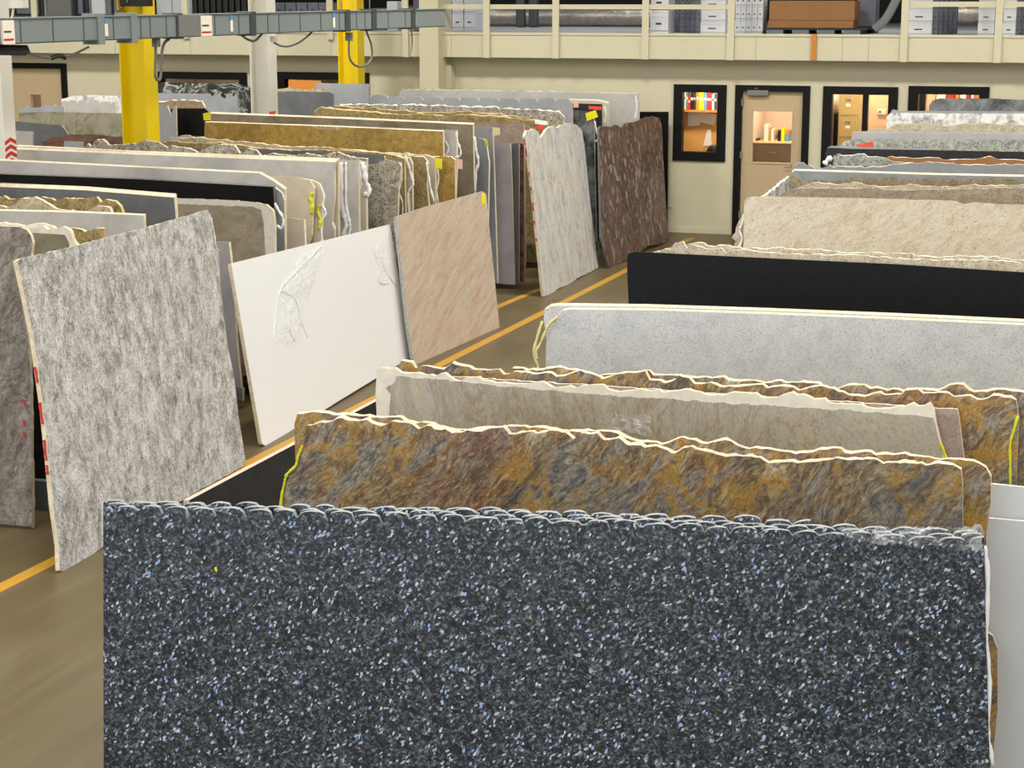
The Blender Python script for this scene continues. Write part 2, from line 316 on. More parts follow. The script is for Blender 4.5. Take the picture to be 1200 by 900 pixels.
# ------------------------------------------------------------------ stone slabs
class Plane:
    """leaning plane of a slab's front face: u to the viewer's right, v up the slab, n into the stack"""
    def __init__(s, X, Y, ang, lean=6.0, zref=1.6):
        a = math.radians(ang); L = math.radians(lean)
        s.u = V((math.cos(a), math.sin(a), 0)); bk = V((-math.sin(a), math.cos(a), 0))
        s.v = bk * math.sin(L) + V((0, 0, math.cos(L))); s.n = bk * math.cos(L) - V((0, 0, math.sin(L)))
        s.o = V((X, Y, zref)) - s.v * (zref / math.cos(L)); s.cl = math.cos(L)
    def st(s, px):
        d = ray(*px); t = (s.o - CAM).dot(s.n) / d.dot(s.n); q = CAM + d * t - s.o
        return (q.dot(s.u), q.dot(s.v))
def densify(pts, step):
    out = []
    for (a, b) in zip(pts, pts[1:]):
        L = math.hypot(b[0] - a[0], b[1] - a[1]); n = max(1, int(L / step))
        for i in range(n):
            f = i / n; out.append((a[0] + (b[0] - a[0]) * f, a[1] + (b[1] - a[1]) * f))
    out.append(pts[-1]); return out
def style(pts, st, seed, side=False):
    if st is None: return pts
    out = densify(pts, .012 if st[0] != 'rough' else max(.012, st[2] * .3)); res = []
    for i, (x, y) in enumerate(out):
        if st[0] == 'rough':
            cx_ = (y if side else x) / st[2]
            pw = cx_ * .9 + .35 * vn(cx_ * 2.1, seed + 21)
            d = .55 * st[1] * fbm(cx_, seed) + .8 * st[1] * (h1(math.floor(pw), seed + 30) - .5) + .25 * st[1] * (pw - math.floor(pw) - .5)
            e = .3 * st[1] * fbm((x + y) / st[2] * 2, seed + 3)
            res.append((x + (d if side else e), y + (e if side else d)))
        elif st[0] == 'scallop':
            per, dep = st[1], st[2]
            q = x / per + .35 * (vn(x / per * .7, seed) - .5) + seed * .37; ph = q - math.floor(q)
            k = h1(math.floor(q), seed)
            prof = (math.sin(ph * math.pi) ** .5) if ph > .02 else 0
            lift = (.25 + .75 * prof) * (.6 + .6 * k) - (1.1 * math.exp(-((ph - .97) / .07) ** 2))
            res.append((x, y + dep * (lift - .6)))
    return res
SEED = [1]
from mathutils.geometry import tessellate_polygon
def prism_faces(bm, fr, bk):
    """front outline fr and back outline bk (same count, in the local xz plane): caps and rim with outward normals"""
    n = len(fr)
    ar = sum(fr[i].co.x * fr[(i + 1) % n].co.z - fr[(i + 1) % n].co.x * fr[i].co.z for i in range(n))
    ccw = ar > 0                       # counter-clockwise seen from -y, which faces the viewer
    for t in tessellate_polygon([[V((v.co.x, v.co.z, 0)) for v in fr]]):
        a, b, c = t
        A, B, C_ = fr[a].co, fr[b].co, fr[c].co
        s_ = (B.x - A.x) * (C_.z - A.z) - (C_.x - A.x) * (B.z - A.z)
        if abs(s_) < 1e-10: continue
        if s_ < 0: b, c = c, b
        try:
            bm.faces.new((fr[a], fr[b], fr[c])).material_index = 0
            bm.faces.new((bk[a], bk[c], bk[b])).material_index = 0
        except ValueError: pass
    for i in range(n):
        j = (i + 1) % n
        q = (fr[i], bk[i], bk[j], fr[j]) if ccw else (fr[i], fr[j], bk[j], bk[i])
        bm.faces.new(q).material_index = 1
STK_OBJ = {}
def slab(name, label, pl, top=None, left=None, right=None, poly=None, bot=.14, mat='beige', edge='e_cream', th=.03,
         ts='s', ss=None, ext_l=None, ext_r=None, bev=.0, group=None, cat='stone slab', sm=None, shift=0.0):
    SEED[0] += 1; seed = SEED[0]
    tst = None if ts == 's' else ts
    if poly:
        P = [pl.st(p) for p in poly]; P.append(P[0]); P = style(P, tst, seed)[:-1]
        topset = None
    else:
        T = [pl.st(p) for p in top]
        if ext_l: T = [(T[0][0] - ext_l, T[0][1])] + T
        if ext_r: T = T + [(T[-1][0] + ext_r, T[-1][1])]
        zb = bot / pl.cl
        Lp = [pl.st(p) for p in (left or [])]      # top to bottom
        Rp = [pl.st(p) for p in (right or [])]
        T = style(T, tst, seed)
        Rl = [T[-1]] + Rp; Rl.append((Rl[-1][0], zb)); Ll = [T[0]] + Lp; Ll.append((Ll[-1][0], zb))
        Rl = style(Rl, ss, seed + 1, True)[1:]; Ll = style(Ll, ss, seed + 2, True)[1:]
        Rl[-1] = (Rl[-1][0], zb); Ll[-1] = (Ll[-1][0], zb)
        P = T + Rl + Ll[::-1]
    s0 = sum(p[0] for p in P) / len(P); t0 = min(p[1] for p in P)
    if not poly: s0 = (Rl[-1][0] + Ll[-1][0]) / 2
    Q = [V((p[0] - s0, 0, p[1] - t0)) for p in P]
    # drop near-duplicate points
    R = [Q[0]]
    for q in Q[1:]:
        if (q - R[-1]).length > .002: R.append(q)
    if (R[0] - R[-1]).length < .002: R.pop()
    bm = bmesh.new()
    hmax = max(q.z for q in R)
    fr = [bm.verts.new(q + V((0, 0 if not bev else 0, 0))) for q in R]
    bk = []
    for i, q in enumerate(R):
        up = (q.z > hmax * .6)
        j = (bev * (.15 + .6 * h1(i // 2, seed)) if tst else bev) if (bev and up) else 0
        k = V((0, 0, j)); bk.append(bm.verts.new(q + V((0, th, 0)) + k))
    n = len(R)
    prism_faces(bm, fr, bk)
    o = link(name, bm, [M[mat], M[edge]], recalc=False)
    loc = pl.o + pl.u * s0 + pl.v * t0
    o.matrix_world = Matrix(((pl.u.x, pl.n.x, pl.v.x, loc.x), (pl.u.y, pl.n.y, pl.v.y, loc.y), (pl.u.z, pl.n.z, pl.v.z, loc.z), (0, 0, 0, 1)))
    tag(o, label, cat, group)
    STK_OBJ[o.name] = (pl, s0, t0)
    return o
def loc_pts(o, px, dy=0.0):
    pl, s0, t0 = STK_OBJ[o.name]
    out = []
    for p in px:
        s, t = pl.st(p); out.append(V((s - s0, dy, t - t0)))
    return out
def plate(o, name, px, mat, d=.002, rough=None, label=None):
    """a thin plate lying on the slab's front face"""
    P = loc_pts(o, px)
    if rough:
        pp = style([(p.x, p.z) for p in P] + [(P[0].x, P[0].z)], rough, SEED[0] + 40)[:-1]
        P = [V((a, 0, b)) for a, b in pp]
    bm = bmesh.new(); a = [bm.verts.new(p + V((0, -d, 0))) for p in P]; b = [bm.verts.new(p + V((0, .0005, 0))) for p in P]
    prism_faces(bm, a, b)
    c = link(name, bm, [M[mat], M[mat]], o, recalc=False)
    if label: c['label'] = label
    return c
def strap(o, px, r=.006, mat='wrap', name='plastic_wrap', dy=-.006, flat=.5, label=None):
    P = smoothline(loc_pts(o, px, dy), 5)
    c = link(name, tube(bmesh.new(), P, [r * (.6 + .8 * h1(i, len(P))) for i in range(len(P))], 6, flat), M[mat], o, smooth=True)
    if label: c['label'] = label
    return c
def filmsheet(o, px, nx=24, ny=8, amp=.02, dy=-.01, mat='film', label=None):
    """crumpled sheet over a quad of the face (tl, tr, br, bl)"""
    A, B, C_, D = loc_pts(o, px); bm = bmesh.new(); g = []
    sd = SEED[0]
    for j in range(ny + 1):
        row = []
        for i in range(nx + 1):
            a = i / nx; b = j / ny
            p = (A * (1 - a) + B * a) * (1 - b) + (D * (1 - a) + C_ * a) * b
            e = min(1, 5 * min(a, 1 - a, b + .15, 1 - b + .05))
            p = p + V((amp * .6 * fbm(i * .9 + j * 3.1, sd), dy - amp * abs(fbm(i * .8 + j * 1.7, sd + 2)) * e, amp * .6 * fbm(i * 1.3 - j * 2.3, sd + 4)))
            row.append(bm.verts.new(p))
        g.append(row)
    for j in range(ny):
        for i in range(nx): bm.faces.new((g[j][i], g[j][i + 1], g[j + 1][i + 1], g[j + 1][i]))
    c = link('plastic_film', bm, M[mat], o)
    if label: c['label'] = label
    return c
def rail(p, q, z0, z1, w, mat, label):
    d = (V(q) - V(p)); L = d.length; a = math.atan2(d.y, d.x)
    o = link('steel_rail' if mat != 'timber' else 'timber_beam', newbox(0, L, -w / 2, w / 2, z0, z1, bev=.004), M[mat], None)
    o.location = (p[0], p[1], 0); o.rotation_euler = (0, 0, a); tag(o, label, 'beam'); return o
GL = 'granite slab'
def rough(a=.03, w=.12): return ('rough', a, w)

# ===== right row, nearest stack: dark blue pearl slabs
P1 = lambda k: Plane(-3.24, 5.40 + k * .8, 9.2, 7, 1.6)
def pearl_slab(k, seedoff, top, lab, left=None, right=None):
    return slab('granite_slab', lab, P1(k), top, left=left, right=right, mat='pearl', edge='e_grey', th=.022, ts=('scallop', .098, .022), bot=.14, bev=.004, group='blue black sparkling slabs of the nearest stack')
a = pearl_slab(0, 0, [(124, 595), (640, 610), (1153, 634)], 'large blue-black granite slab with silvery flecks, frontmost of the nearest stack', right=[(1156, 760), (1160, 898)], left=[(127, 740), (131, 898)])
plate(a, 'sticker', [(251, 665), (254, 664), (255, 669), (253, 670)], 'st_yellow', label='tiny yellow paper speck')
filmsheet(a, [(985, 620), (1150, 614), (1153, 645), (1000, 634)], 40, 8, .03, -.012, label='crumpled clear plastic at the top corner')
strap(a, [(1154, 640), (1158, 680), (1156, 740), (1160, 800), (1158, 860), (1164, 898)], .008, 'wrap', name='plastic_wrap', dy=.01)
b = pearl_slab(.030, 1, [(122, 591), (640, 608), (1150, 630)], 'blue-black sparkling granite slab directly behind the frontmost one of its stack')
c = pearl_slab(.060, 2, [(121, 588), (640, 604), (1146, 625)], 'blue-black sparkling granite slab, third from the front of the nearest stack')
d = pearl_slab(.090, 3, [(400, 596), (640, 600), (950, 612)], 'shorter blue-black granite slab at the back of the nearest stack, only its scalloped top showing')

# dark slab standing along the aisle at the ends of the stacks
PD = Plane(-3.62, 6.6, 90, 4, 1.2)
a = slab('granite_slab', 'low black granite slab standing lengthwise along the aisle beside the brown swirled slabs', PD, [(222, 586), (441, 470)], mat='blackdull', edge='e_pinkish', th=.03, bot=0, ext_r=.6)

# ===== right row: brown and gold swirled slabs with white slabs behind
P2 = lambda k: Plane(-3.15, 6.84 + k, -.6, 7, 1.6)
r2top = [(360, 500), (372, 496), (397, 491), (418, 494), (430, 492), (447, 499), (463, 493), (480, 496), (490, 502), (500, 500), (522, 504), (530, 509), (548, 505), (560, 507), (575, 503), (590, 501), (597, 511), (620, 507), (645, 505), (662, 508), (672, 515), (680, 508), (700, 508), (708, 514), (725, 514), (737, 522), (765, 523), (790, 531), (800, 526), (815, 525), (830, 528), (850, 533), (890, 535), (900, 541), (915, 543), (960, 542), (985, 536), (1010, 540), (1025, 538), (1035, 544), (1060, 541), (1085, 546), (1100, 544), (1117, 547), (1126, 552)]
a = slab('granite_slab', 'gold-brown and grey swirled granite slab with ragged top, directly behind the blue-black slabs', P2(0), r2top,
         left=[(355, 527), (347, 543), (333, 567), (330, 597)], right=[(1128, 570), (1128, 640)], mat='lightning', edge='e_cream', th=.03, ts=rough(.012, .05), bev=.014)
strap(a, [(355, 522), (350, 535), (347, 546), (337, 556), (334, 566), (331, 580), (329, 600)], .006, 'lime', 'edge_tape', label='lime yellow tape on the ragged edge')
r2b = [(345, 497), (348, 486), (373, 484), (397, 488), (430, 489), (470, 492), (500, 497), (530, 503), (560, 505), (590, 500), (620, 501), (680, 506), (715, 507), (730, 511), (750, 518), (775, 519), (800, 512), (828, 520), (850, 516), (870, 523), (900, 528), (925, 530), (945, 530), (960, 526), (985, 528), (990, 533), (1020, 532), (1040, 531), (1075, 534), (1110, 537), (1140, 541), (1155, 548), (1160, 560)]
slab('granite_slab', 'brown swirled granite slab showing only its top and right end behind its twin', P2(.036), r2b, left=[(346, 540)],
     right=[(1161, 590), (1156, 625), (1155, 740), (1163, 745), (1169, 760), (1169, 830), (1164, 885), (1160, 900)], mat='lightning2', edge='e_cream', th=.03, ts=rough(.016, .07), bev=.012)
slab('stone_slab', 'pale grey slab with the lower top edge at the right photo edge', P2(.10), [(1000, 603), (1155, 607), (1200, 611)], mat='paleg', edge='e_white', th=.03, ext_r=1.2, bot=.14)
slab('stone_slab', 'pale grey slab with the higher top edge at the right photo edge', P2(.16), [(900, 560), (1160, 567), (1200, 571)], mat='paleg', edge='e_white', th=.03, ext_r=1.2, bot=.14)

# ===== right row: tan slabs and gold slabs behind
P3 = lambda k: Plane(-3.23, 7.91 + k, -2.0, 7, 1.6)
r3 = [(441, 433), (462, 430), (470, 437), (485, 440), (500, 441), (520, 438), (540, 444), (560, 445), (600, 448), (640, 449), (660, 455), (680, 452), (700, 452), (725, 457), (750, 456), (765, 461), (800, 455), (820, 457), (835, 463), (860, 457), (880, 462), (900, 466), (910, 466), (940, 463), (960, 470), (1010, 476), (1040, 478), (1060, 479), (1070, 476), (1082, 477), (1090, 473), (1095, 481)]
a = slab('granite_slab', 'grey-tan granite slab with wide rough cream margin along its top and left edge', P3(0), r3, left=[(440, 460), (442, 500)], right=[(1097, 495), (1103, 520), (1108, 545)], mat='unpol', edge='e_cream', th=.03, ts=rough(.022, .07), bev=.006)
plate(a, 'polished_face', [(464, 441), (480, 442), (540, 447), (640, 457), (700, 463), (750, 465), (820, 470), (900, 475), (1000, 481), (1060, 486), (1094, 490), (1104, 530), (1107, 620), (453, 640), (455, 500), (458, 462), (452, 455), (462, 448)], 'tan', .002, ('rough', .008, .03), label='polished grey-tan face')
strap(a, [(1103, 520), (1106, 528), (1110, 540)], .006, 'lime', 'edge_tape')
filmsheet(a, [(722, 485), (762, 488), (765, 512), (710, 506)], 10, 6, .03, -.012, label='crumpled clear plastic')
slab('granite_slab', 'plain grey-brown slab whose right end sticks out just past the cream-margined tan slab', P3(.04), [(470, 437), (1095, 478), (1110, 479), (1122, 480)], right=[(1125, 500), (1130, 540)], mat='pinkg', edge='e_white', th=.03, ts=rough(.006, .05))
g1 = [(466, 431), (470, 425), (482, 427), (505, 425), (520, 432), (530, 428), (545, 433), (590, 435), (600, 433), (630, 438), (640, 438), (662, 440), (690, 438), (700, 441), (725, 438), (755, 438), (760, 446), (780, 448), (795, 442), (820, 447), (850, 450), (900, 453), (930, 456), (960, 455), (1000, 461), (1050, 462), (1100, 461), (1150, 465), (1190, 468)]
a = slab('granite_slab', 'gold-veined granite slab with a lime strap at its right end, behind the tan slabs', P3(.12), g1, right=[(1194, 490), (1190, 580)], mat='lightning2', edge='e_cream', th=.03, ts=rough(.03, .07), bev=.012)
strap(a, [(1193, 487), (1188, 505), (1184, 520), (1184, 545), (1184, 575)], .006, 'lime', 'edge_tape', label='lime yellow strap')
slab('granite_slab', 'gold-veined granite slab running out of the right edge, backmost of the gold-veined slabs', P3(.17), [(600, 431), (700, 437), (760, 438), (860, 446), (960, 452), (1060, 458), (1100, 456), (1120, 455), (1150, 459), (1170, 457), (1200, 463)], mat='lightning', edge='e_cream', th=.03, ext_r=.35, ts=rough(.03, .08), bev=.012)

# ===== right row: white speckled pair
P4 = lambda k: Plane(-2.97, 9.81 + k, 6.9, 7, 1.6)
a = slab('granite_slab', 'white speckled granite slab with straight edges, front one of the pair with yellow cords', P4(0), [(654, 369), (660, 364), (668, 362.5), (760, 363.5), (900, 368), (1050, 374), (1200, 381)], left=[(648, 385), (640, 402), (639, 450)], mat='kashmir', edge='e_cream', th=.03, ext_r=.3, bev=0.01)
strap(a, [(654, 371), (643, 382), (634, 402), (629, 412), (630, 420)], .007, 'limepale', 'cord', dy=-.02, flat=1)
b = slab('granite_slab', 'white speckled granite slab with rounded top corner, rear one of the pair with yellow cords', P4(.045), [(637, 372), (638, 364), (645, 359), (655, 358), (760, 359.5), (900, 364), (1050, 370), (1200, 377)], left=[(640, 395), (641, 450)], mat='kashmir', edge='e_cream', th=.03, ext_r=.35, bev=0.014)
strap(b, [(636, 376), (630, 395), (626, 413), (628, 422), (631, 430), (632, 450)], .008, 'limepale', 'cord', dy=-.01, flat=1)

# ===== right row: black slab with cream ones behind
P5 = lambda k: Plane(-3.07, 12.14 + k, -.8, 7, 1.6)
slab('granite_slab', 'polished black granite slab lying low in the middle of the right row', P5(0), [(735, 301), (737, 297), (745, 295), (757, 295.5), (900, 302.5), (1050, 309.5), (1200, 319)], left=[(735, 320), (737, 365)], mat='black', edge='e_grey', th=.03, ext_r=.5)
slab('granite_slab', 'cream-gold granite slab with ragged top directly behind the long black slab', P5(.10), [(764, 297), (786, 291), (790, 285), (800, 284), (805, 290), (812, 287), (830, 292), (845, 291), (850, 295), (870, 293), (900, 296), (950, 299), (1000, 298), (1050, 303), (1100, 305), (1150, 304), (1200, 309)], mat='creamgold', edge='e_white', th=.03, ext_r=.4, ts=rough(.012, .06), bev=.008)
slab('granite_slab', 'cream granite slab with ragged top, the rear one behind the long black slab', P5(.15), [(792, 287), (812, 285), (850, 289), (900, 292), (950, 293), (1000, 296), (1050, 298), (1100, 300), (1150, 301), (1200, 304)], mat='creamgold', edge='e_white', th=.03, ext_r=.4, ts=rough(.02, .08), bev=.008)

# ===== right row: cream slab and the group behind it
P6 = lambda k: Plane(-3.0, 16.1 + k, 1.2, 7, 1.6)
slab('granite_slab', 'wide cream granite slab with pinkish flecks and a broken top edge at its right', P6(0), [(872, 236), (877, 231), (895, 230), (1000, 232), (1118, 235), (1130, 239), (1145, 237), (1165, 239), (1200, 240)], left=[(871, 300)], mat='cream', edge='e_cream', th=.03, ext_r=.6, ts=rough(.004, .05))
b = slab('granite_slab', 'olive-cream slab whose torn left end shows beside the wide cream slab', P6(.06), [(880, 233), (1000, 234), (1100, 236)], left=[(869, 256), (868, 262), (863, 276), (861, 300)], mat='creamgold', edge='e_white', th=.03, ss=rough(.06, .1))
strap(b, [(873, 250), (870, 262), (867, 270), (870, 280), (864, 296)], .012, 'wrap', 'plastic_wrap', dy=-.01)
P7 = lambda k: Plane(-2.9, 17.4 + k, 2, 6, 1.6)
slab('granite_slab', 'speckled tan-brown granite slab just behind the wide cream one', P7(0), [(905, 232), (918, 226), (930, 221), (945, 220), (1000, 221), (1030, 219), (1036, 223), (1100, 222), (1200, 220)], mat='tanbrown', edge='e_cream', th=.03, ext_r=.5, ts=rough(.012, .08), bev=.006)
slab('granite_slab', 'pale tan granite slab with broken top behind the speckled tan-brown one', P7(.08), [(935, 219), (950, 215), (985, 216), (1000, 213), (1015, 218), (1060, 217), (1100, 218), (1200, 216)], mat='creamgold', edge='e_cream', th=.03, ext_r=.5, ts=rough(.02, .12), bev=.008)
PD2 = Plane(-3.35, 17.6, 88, 4, 1.2)
slab('stone_slab', 'bluish white slab standing lengthwise beside the tan slab ends near the tan door', PD2, [(894, 231), (903, 225), (912, 217), (925, 208)], mat='mottled', edge='e_white', th=.03, bot=0, ts=rough(.03, .1))
P8 = lambda k: Plane(-3.0, 19.0 + k, 3, 6, 1.6)
slab('granite_slab', 'olive-gold granite slab with a notched top at the left ends of the grey slabs', P8(0), [(925, 206), (930, 205), (937, 208), (942, 213), (955, 211), (972, 213), (985, 211), (995, 215), (1000, 217)], mat='golddark', edge='e_cream', th=.03, ts=rough(.01, .08), bot=.14, ext_r=1.6)
slab('granite_slab', 'grey granite slab with a row of chipped bumps along its top', P8(.10), [(975, 214), (988, 211), (995, 208), (1006, 208), (1012, 211), (1030, 208), (1050, 208), (1060, 211), (1090, 209), (1130, 211), (1160, 209), (1200, 213)], mat='golddark', edge='e_white', th=.03, ext_r=.5, ts=('scallop', .2, .03))
slab('stone_slab', 'blue-grey slab with a straight pale top edge among the slabs before the office door', P8(.25), [(928, 202), (931, 200), (1000, 202), (1100, 205), (1200, 207)], mat='graym', edge='e_cream', th=.03, ext_r=.5, bev=0.02)
slab('stone_slab', 'blue-grey slab with a ragged top edge just behind the straight-edged one', P8(.5), [(931, 195), (934, 192), (941, 191), (945, 195), (968, 195), (972, 193), (977, 197), (985, 194), (1000, 196), (1050, 193), (1100, 191), (1150, 193), (1200, 192)], mat='graym', edge='e_white', th=.03, ext_r=.5, ts=rough(.03, .12), bev=.01)
P9 = lambda k: Plane(-3.0, 20.6 + k, 3, 6, 1.6)
b = slab('granite_slab', 'rough-topped cream-green granite slab before the black one in the far right row', P9(0), [(976, 192), (976, 182), (982, 181), (1000, 182), (1030, 184), (1045, 188), (1060, 191), (1100, 192)], mat='speckg', edge='e_white', th=.03, ts=rough(.04, .12), bev=.012)
strap(b, [(975, 184), (970, 188), (966, 193)], .03, 'wrap', 'plastic_wrap', dy=-.01)
slab('granite_slab', 'orange-brown slab showing a thin strip below the far black slab', P9(.3), [(1035, 186), (1045, 184), (1080, 185), (1120, 187), (1160, 184), (1170, 187), (1200, 188)], mat='card', edge='e_white', th=.03, ext_r=.5, ts=rough(.02, .15), bev=.012)
slab('granite_slab', 'black speckled granite slab standing far back in the right row', P9(.95), [(967, 180), (968, 175), (972, 173), (1000, 174.5), (1100, 176), (1200, 178)], mat='blackdull', edge='e_grey', th=.03, ext_r=.5)
slab('stone_slab', 'grey slab peeping over the far black slab at its left end', P9(1.05), [(970, 173), (974, 171), (990, 171), (1030, 173), (1100, 174)], mat='graym', edge='e_grey', th=.03)
P10 = lambda k: Plane(-3.0, 22.6 + k, 3, 6, 1.6)
b = slab('granite_slab', 'grey-green speckled granite slab with a red tape patch, far back in the right row', P10(0), [(984, 171), (990, 165), (1000, 163), (1100, 163), (1200, 164)], mat='speckg', edge='e_cream', th=.03, ext_r=.5)
plate(b, 'red_tape', [(1004, 169), (1012, 169), (1015, 167), (1023, 166), (1023, 172), (1014, 173), (1005, 174)], 'st_red', .004, label='bright red tape')
slab('stone_slab', 'lilac-grey slab with a straight top behind the red-taped speckled one', P10(.5), [(998, 158), (1000, 155), (1100, 156), (1200, 156.5)], mat='lilac', edge='e_grey', th=.03, ext_r=.5, bev=0.015)
P11 = lambda k: Plane(-2.6, 23.9 + k, 2, 6, 1.6)
slab('granite_slab', 'cream granite slab with a crumbly top, third from the back wall in the right row', P11(0), [(1016, 154), (1025, 151), (1040, 152), (1050, 147), (1080, 144), (1110, 147), (1150, 144), (1200, 146)], mat='creamgold', edge='e_white', th=.03, ext_r=.5, ts=rough(.03, .15), bev=.01)
slab('granite_slab', 'white mottled granite slab before the office windows', P11(.35), [(1039, 150), (1039, 137), (1043, 133), (1060, 132), (1100, 133), (1200, 133)], mat='mottled', edge='e_white', th=.03, ext_r=.5, ts=rough(.01, .1))
slab('stone_slab', 'thin strip of grey slab behind the white mottled one', P11(.60), [(1044, 131), (1046, 128), (1055, 130), (1100, 130), (1200, 130.5)], mat='graym', edge='e_grey', th=.03, ext_r=.5)
slab('granite_slab', 'smoky dark grey granite slab topping the far end of the right row', P11(.80), [(1089, 124), (1093, 118), (1103, 115), (1160, 115.5), (1200, 117)], mat='smoke', edge='e_white', th=.03, ext_r=.6, ts=rough(.01, .1))

# ===== left row: slabs leaning out along the aisle
PL1 = Plane(-5.70, 8.98, 91.5, 13, 0)
a = slab('granite_slab', 'large silver-grey granite slab leaning along the aisle, nearest of the aisle slabs', PL1, poly=[(20, 306), (24, 303), (80, 290), (170, 267), (243, 246), (247, 252), (252, 290), (256, 294), (259, 340), (266, 400), (274, 440), (280, 490), (288, 541), (284, 547), (230, 577), (160, 616), (75, 671), (70, 668), (69, 640), (62, 590), (58, 545), (50, 470), (40, 400), (30, 350)], mat='grayg', edge='e_cream', ts=rough(.004, .05), th=.03)
def edge_dabs(o, leftpx, dabs, mat='redpaint', tmin=.004, tmax=.026):
    """paint dabs on the sawn left end face of a leaning slab: (y pixel top, y pixel bottom)"""
    Q = sorted([(p.z, p.x) for p in loc_pts(o, leftpx)])
    def xz(z):
        for (z0, x0), (z1, x1) in zip(Q, Q[1:]):
            if z <= z1: return x0 + (x1 - x0) * (z - z0) / max(1e-6, z1 - z0)
        return Q[-1][1]
    for ya, yb in dabs:
        za = loc_pts(o, [(leftpx[0][0], ya)])[0].z; zb = loc_pts(o, [(leftpx[0][0], yb)])[0].z
        bm = bmesh.new(); A = []
        n = 5
        for i in range(n + 1):
            z = zb + (za - zb) * i / n; x = xz(z) - .006
            A.append((x, z, tmin + .006 * h1(i, ya), tmax - .008 * h1(i + 9, ya)))
        for (a0, a1) in zip(A, A[1:]):
            for s_ in (0,):
                v = [bm.verts.new((a0[0], a0[2], a0[1])), bm.verts.new((a0[0], a0[3], a0[1])), bm.verts.new((a1[0], a1[3], a1[1])), bm.verts.new((a1[0], a1[2], a1[1]))]
                bm.faces.new(v)
        bmesh.ops.remove_doubles(bm, verts=bm.verts, dist=.0001)
        bmesh.ops.solidify(bm, geom=list(bm.faces), thickness=.004)
        link('paint_mark', bm, M[mat], o)['label'] = 'red paint dab on the sawn edge'
edge_dabs(a, [(20, 306), (30, 350), (40, 400), (50, 470), (58, 545), (62, 590), (69, 640), (70, 668)], [(438, 458), (483, 510), (530, 556), (562, 574)])
strap(a, [(247, 255), (251, 275), (253, 290), (257, 294)], .005, 'wrap', 'plastic_wrap', dy=-.004)
PL2 = Plane(-5.90, 12.18, 92.0, 11, 0)
a = slab('quartz_slab', 'plain white slab with crumpled clear plastic, leaning between the grey and pink slabs', PL2, poly=[(271, 309), (457, 263), (470, 340), (484, 417), (400, 468), (312, 523), (307, 520), (290, 420)], mat='quartz', edge='e_cream', th=.03)
def wrinkles(o, segs, r=.004):
    for s in segs: strap(o, s, r, 'wrap', 'plastic_wrap', dy=-.004, flat=.8)
filmsheet(a, [(352, 300), (378, 288), (362, 350), (325, 345)], 14, 14, .05, -.012)
filmsheet(a, [(325, 345), (355, 350), (350, 400), (320, 405)], 12, 14, .05, -.012)
filmsheet(a, [(435, 290), (448, 286), (466, 330), (442, 330)], 8, 14, .04, -.012)
wrinkles(a, [[(376, 288), (360, 305), (340, 325), (328, 340), (323, 370), (320, 400)], [(328, 340), (345, 350), (352, 375), (360, 395)], [(355, 305), (352, 322), (350, 335), (343, 350), (338, 380), (345, 400)], [(437, 290), (442, 310), (444, 330), (455, 332)], [(446, 300), (452, 318), (464, 336)]], .0035)
PL3 = Plane(-5.93, 15.45, 86.5, 12, 0)
a = slab('granite_slab', 'pink-beige streaked granite slab with a yellow sticker, leaning along the aisle beyond the white slab', PL3, poly=[(464, 254), (500, 242), (566, 224), (570, 228), (573, 262), (577, 300), (581, 340), (586, 388), (530, 412), (487, 431), (484, 420), (478, 380), (470, 310)], mat='pink', edge='e_grey', th=.03)
plate(a, 'sticker', [(564, 227), (568, 226), (569, 238), (565, 240)], 'st_yellow', .003, label='yellow sticker')
PL4 = Plane(-5.93, 19.68, 90, 9, 0)
a = slab('granite_slab', 'tall ivory granite slab with vertical gold streaks at the aisle before the purple-brown one', PL4, poly=[(615, 160), (617, 153), (625, 151), (630, 154), (634, 162), (638, 155), (640, 151), (648, 147), (653, 150), (658, 146), (668, 144), (676, 146), (682, 153), (685, 170), (688, 200), (692, 240), (698, 285), (701, 313), (690, 320), (678, 325), (668, 333), (655, 338), (645, 345), (637, 347), (635, 330), (630, 280), (625, 230), (620, 190)], mat='ivory', edge='e_cream', th=.03, ts=rough(.012, .06))
edge_dabs(a, [(615, 160), (620, 190), (625, 230), (630, 280), (635, 330), (637, 347)], [(163, 170), (174, 184), (203, 209), (221, 226), (241, 252), (263, 268), (285, 289)])
PL5 = Plane(-5.80, 22.0, 87, 8, 0)
slab('granite_slab', 'purple-brown granite slab with pale flecks, last leaning along the aisle by the wall', PL5, poly=[(702, 152), (704, 148), (715, 149), (722, 146), (728, 150), (734, 144), (745, 143), (752, 139), (765, 136), (773, 138), (776, 150), (777, 180), (780, 230), (783, 275), (780, 284), (760, 288), (745, 298), (728, 308), (714, 315), (710, 300), (705, 280), (704, 230), (703, 190)], mat='purple', edge='e_dark', th=.03, ts=rough(.012, .06))

# ===== left row, stack nearest the camera
def PA(Y, ang=-8, lean=6): return Plane(-6.6, Y, ang, lean, 1.7)
a = slab('granite_slab', 'brown-grey granite slab with dark veins cut off by the left edge of the photo', Plane(-6.45, 9.84, 2, 5, 1.7), [(0, 265), (24, 266), (31, 269), (36, 276)], left=None, right=[(38, 285), (35, 320), (32, 380), (35, 430), (36, 480), (38, 560), (38, 620)], mat='graybrown', edge='e_cream', th=.03, ext_l=2.4, bot=.02, ss=rough(.01, .1))
slab('granite_slab', 'charcoal slab added to darken the gap between the brown-grey slab and the silver-grey aisle slab', Plane(-6.45, 10.35, 2, 4, 1.7), [(0, 318), (60, 318)], right=[(66, 600)], mat='blackdull', edge='e_dark', th=.03, ext_l=2.0, bot=.02)  # dark slab put in, down to the floor, so the gap looks shaded
rail((-9.0, 10.06), (-6.2, 10.16), .0, .20, .05, 'steel_grey', 'grey steel rail low in the dark gap beside the silver-grey aisle slab')
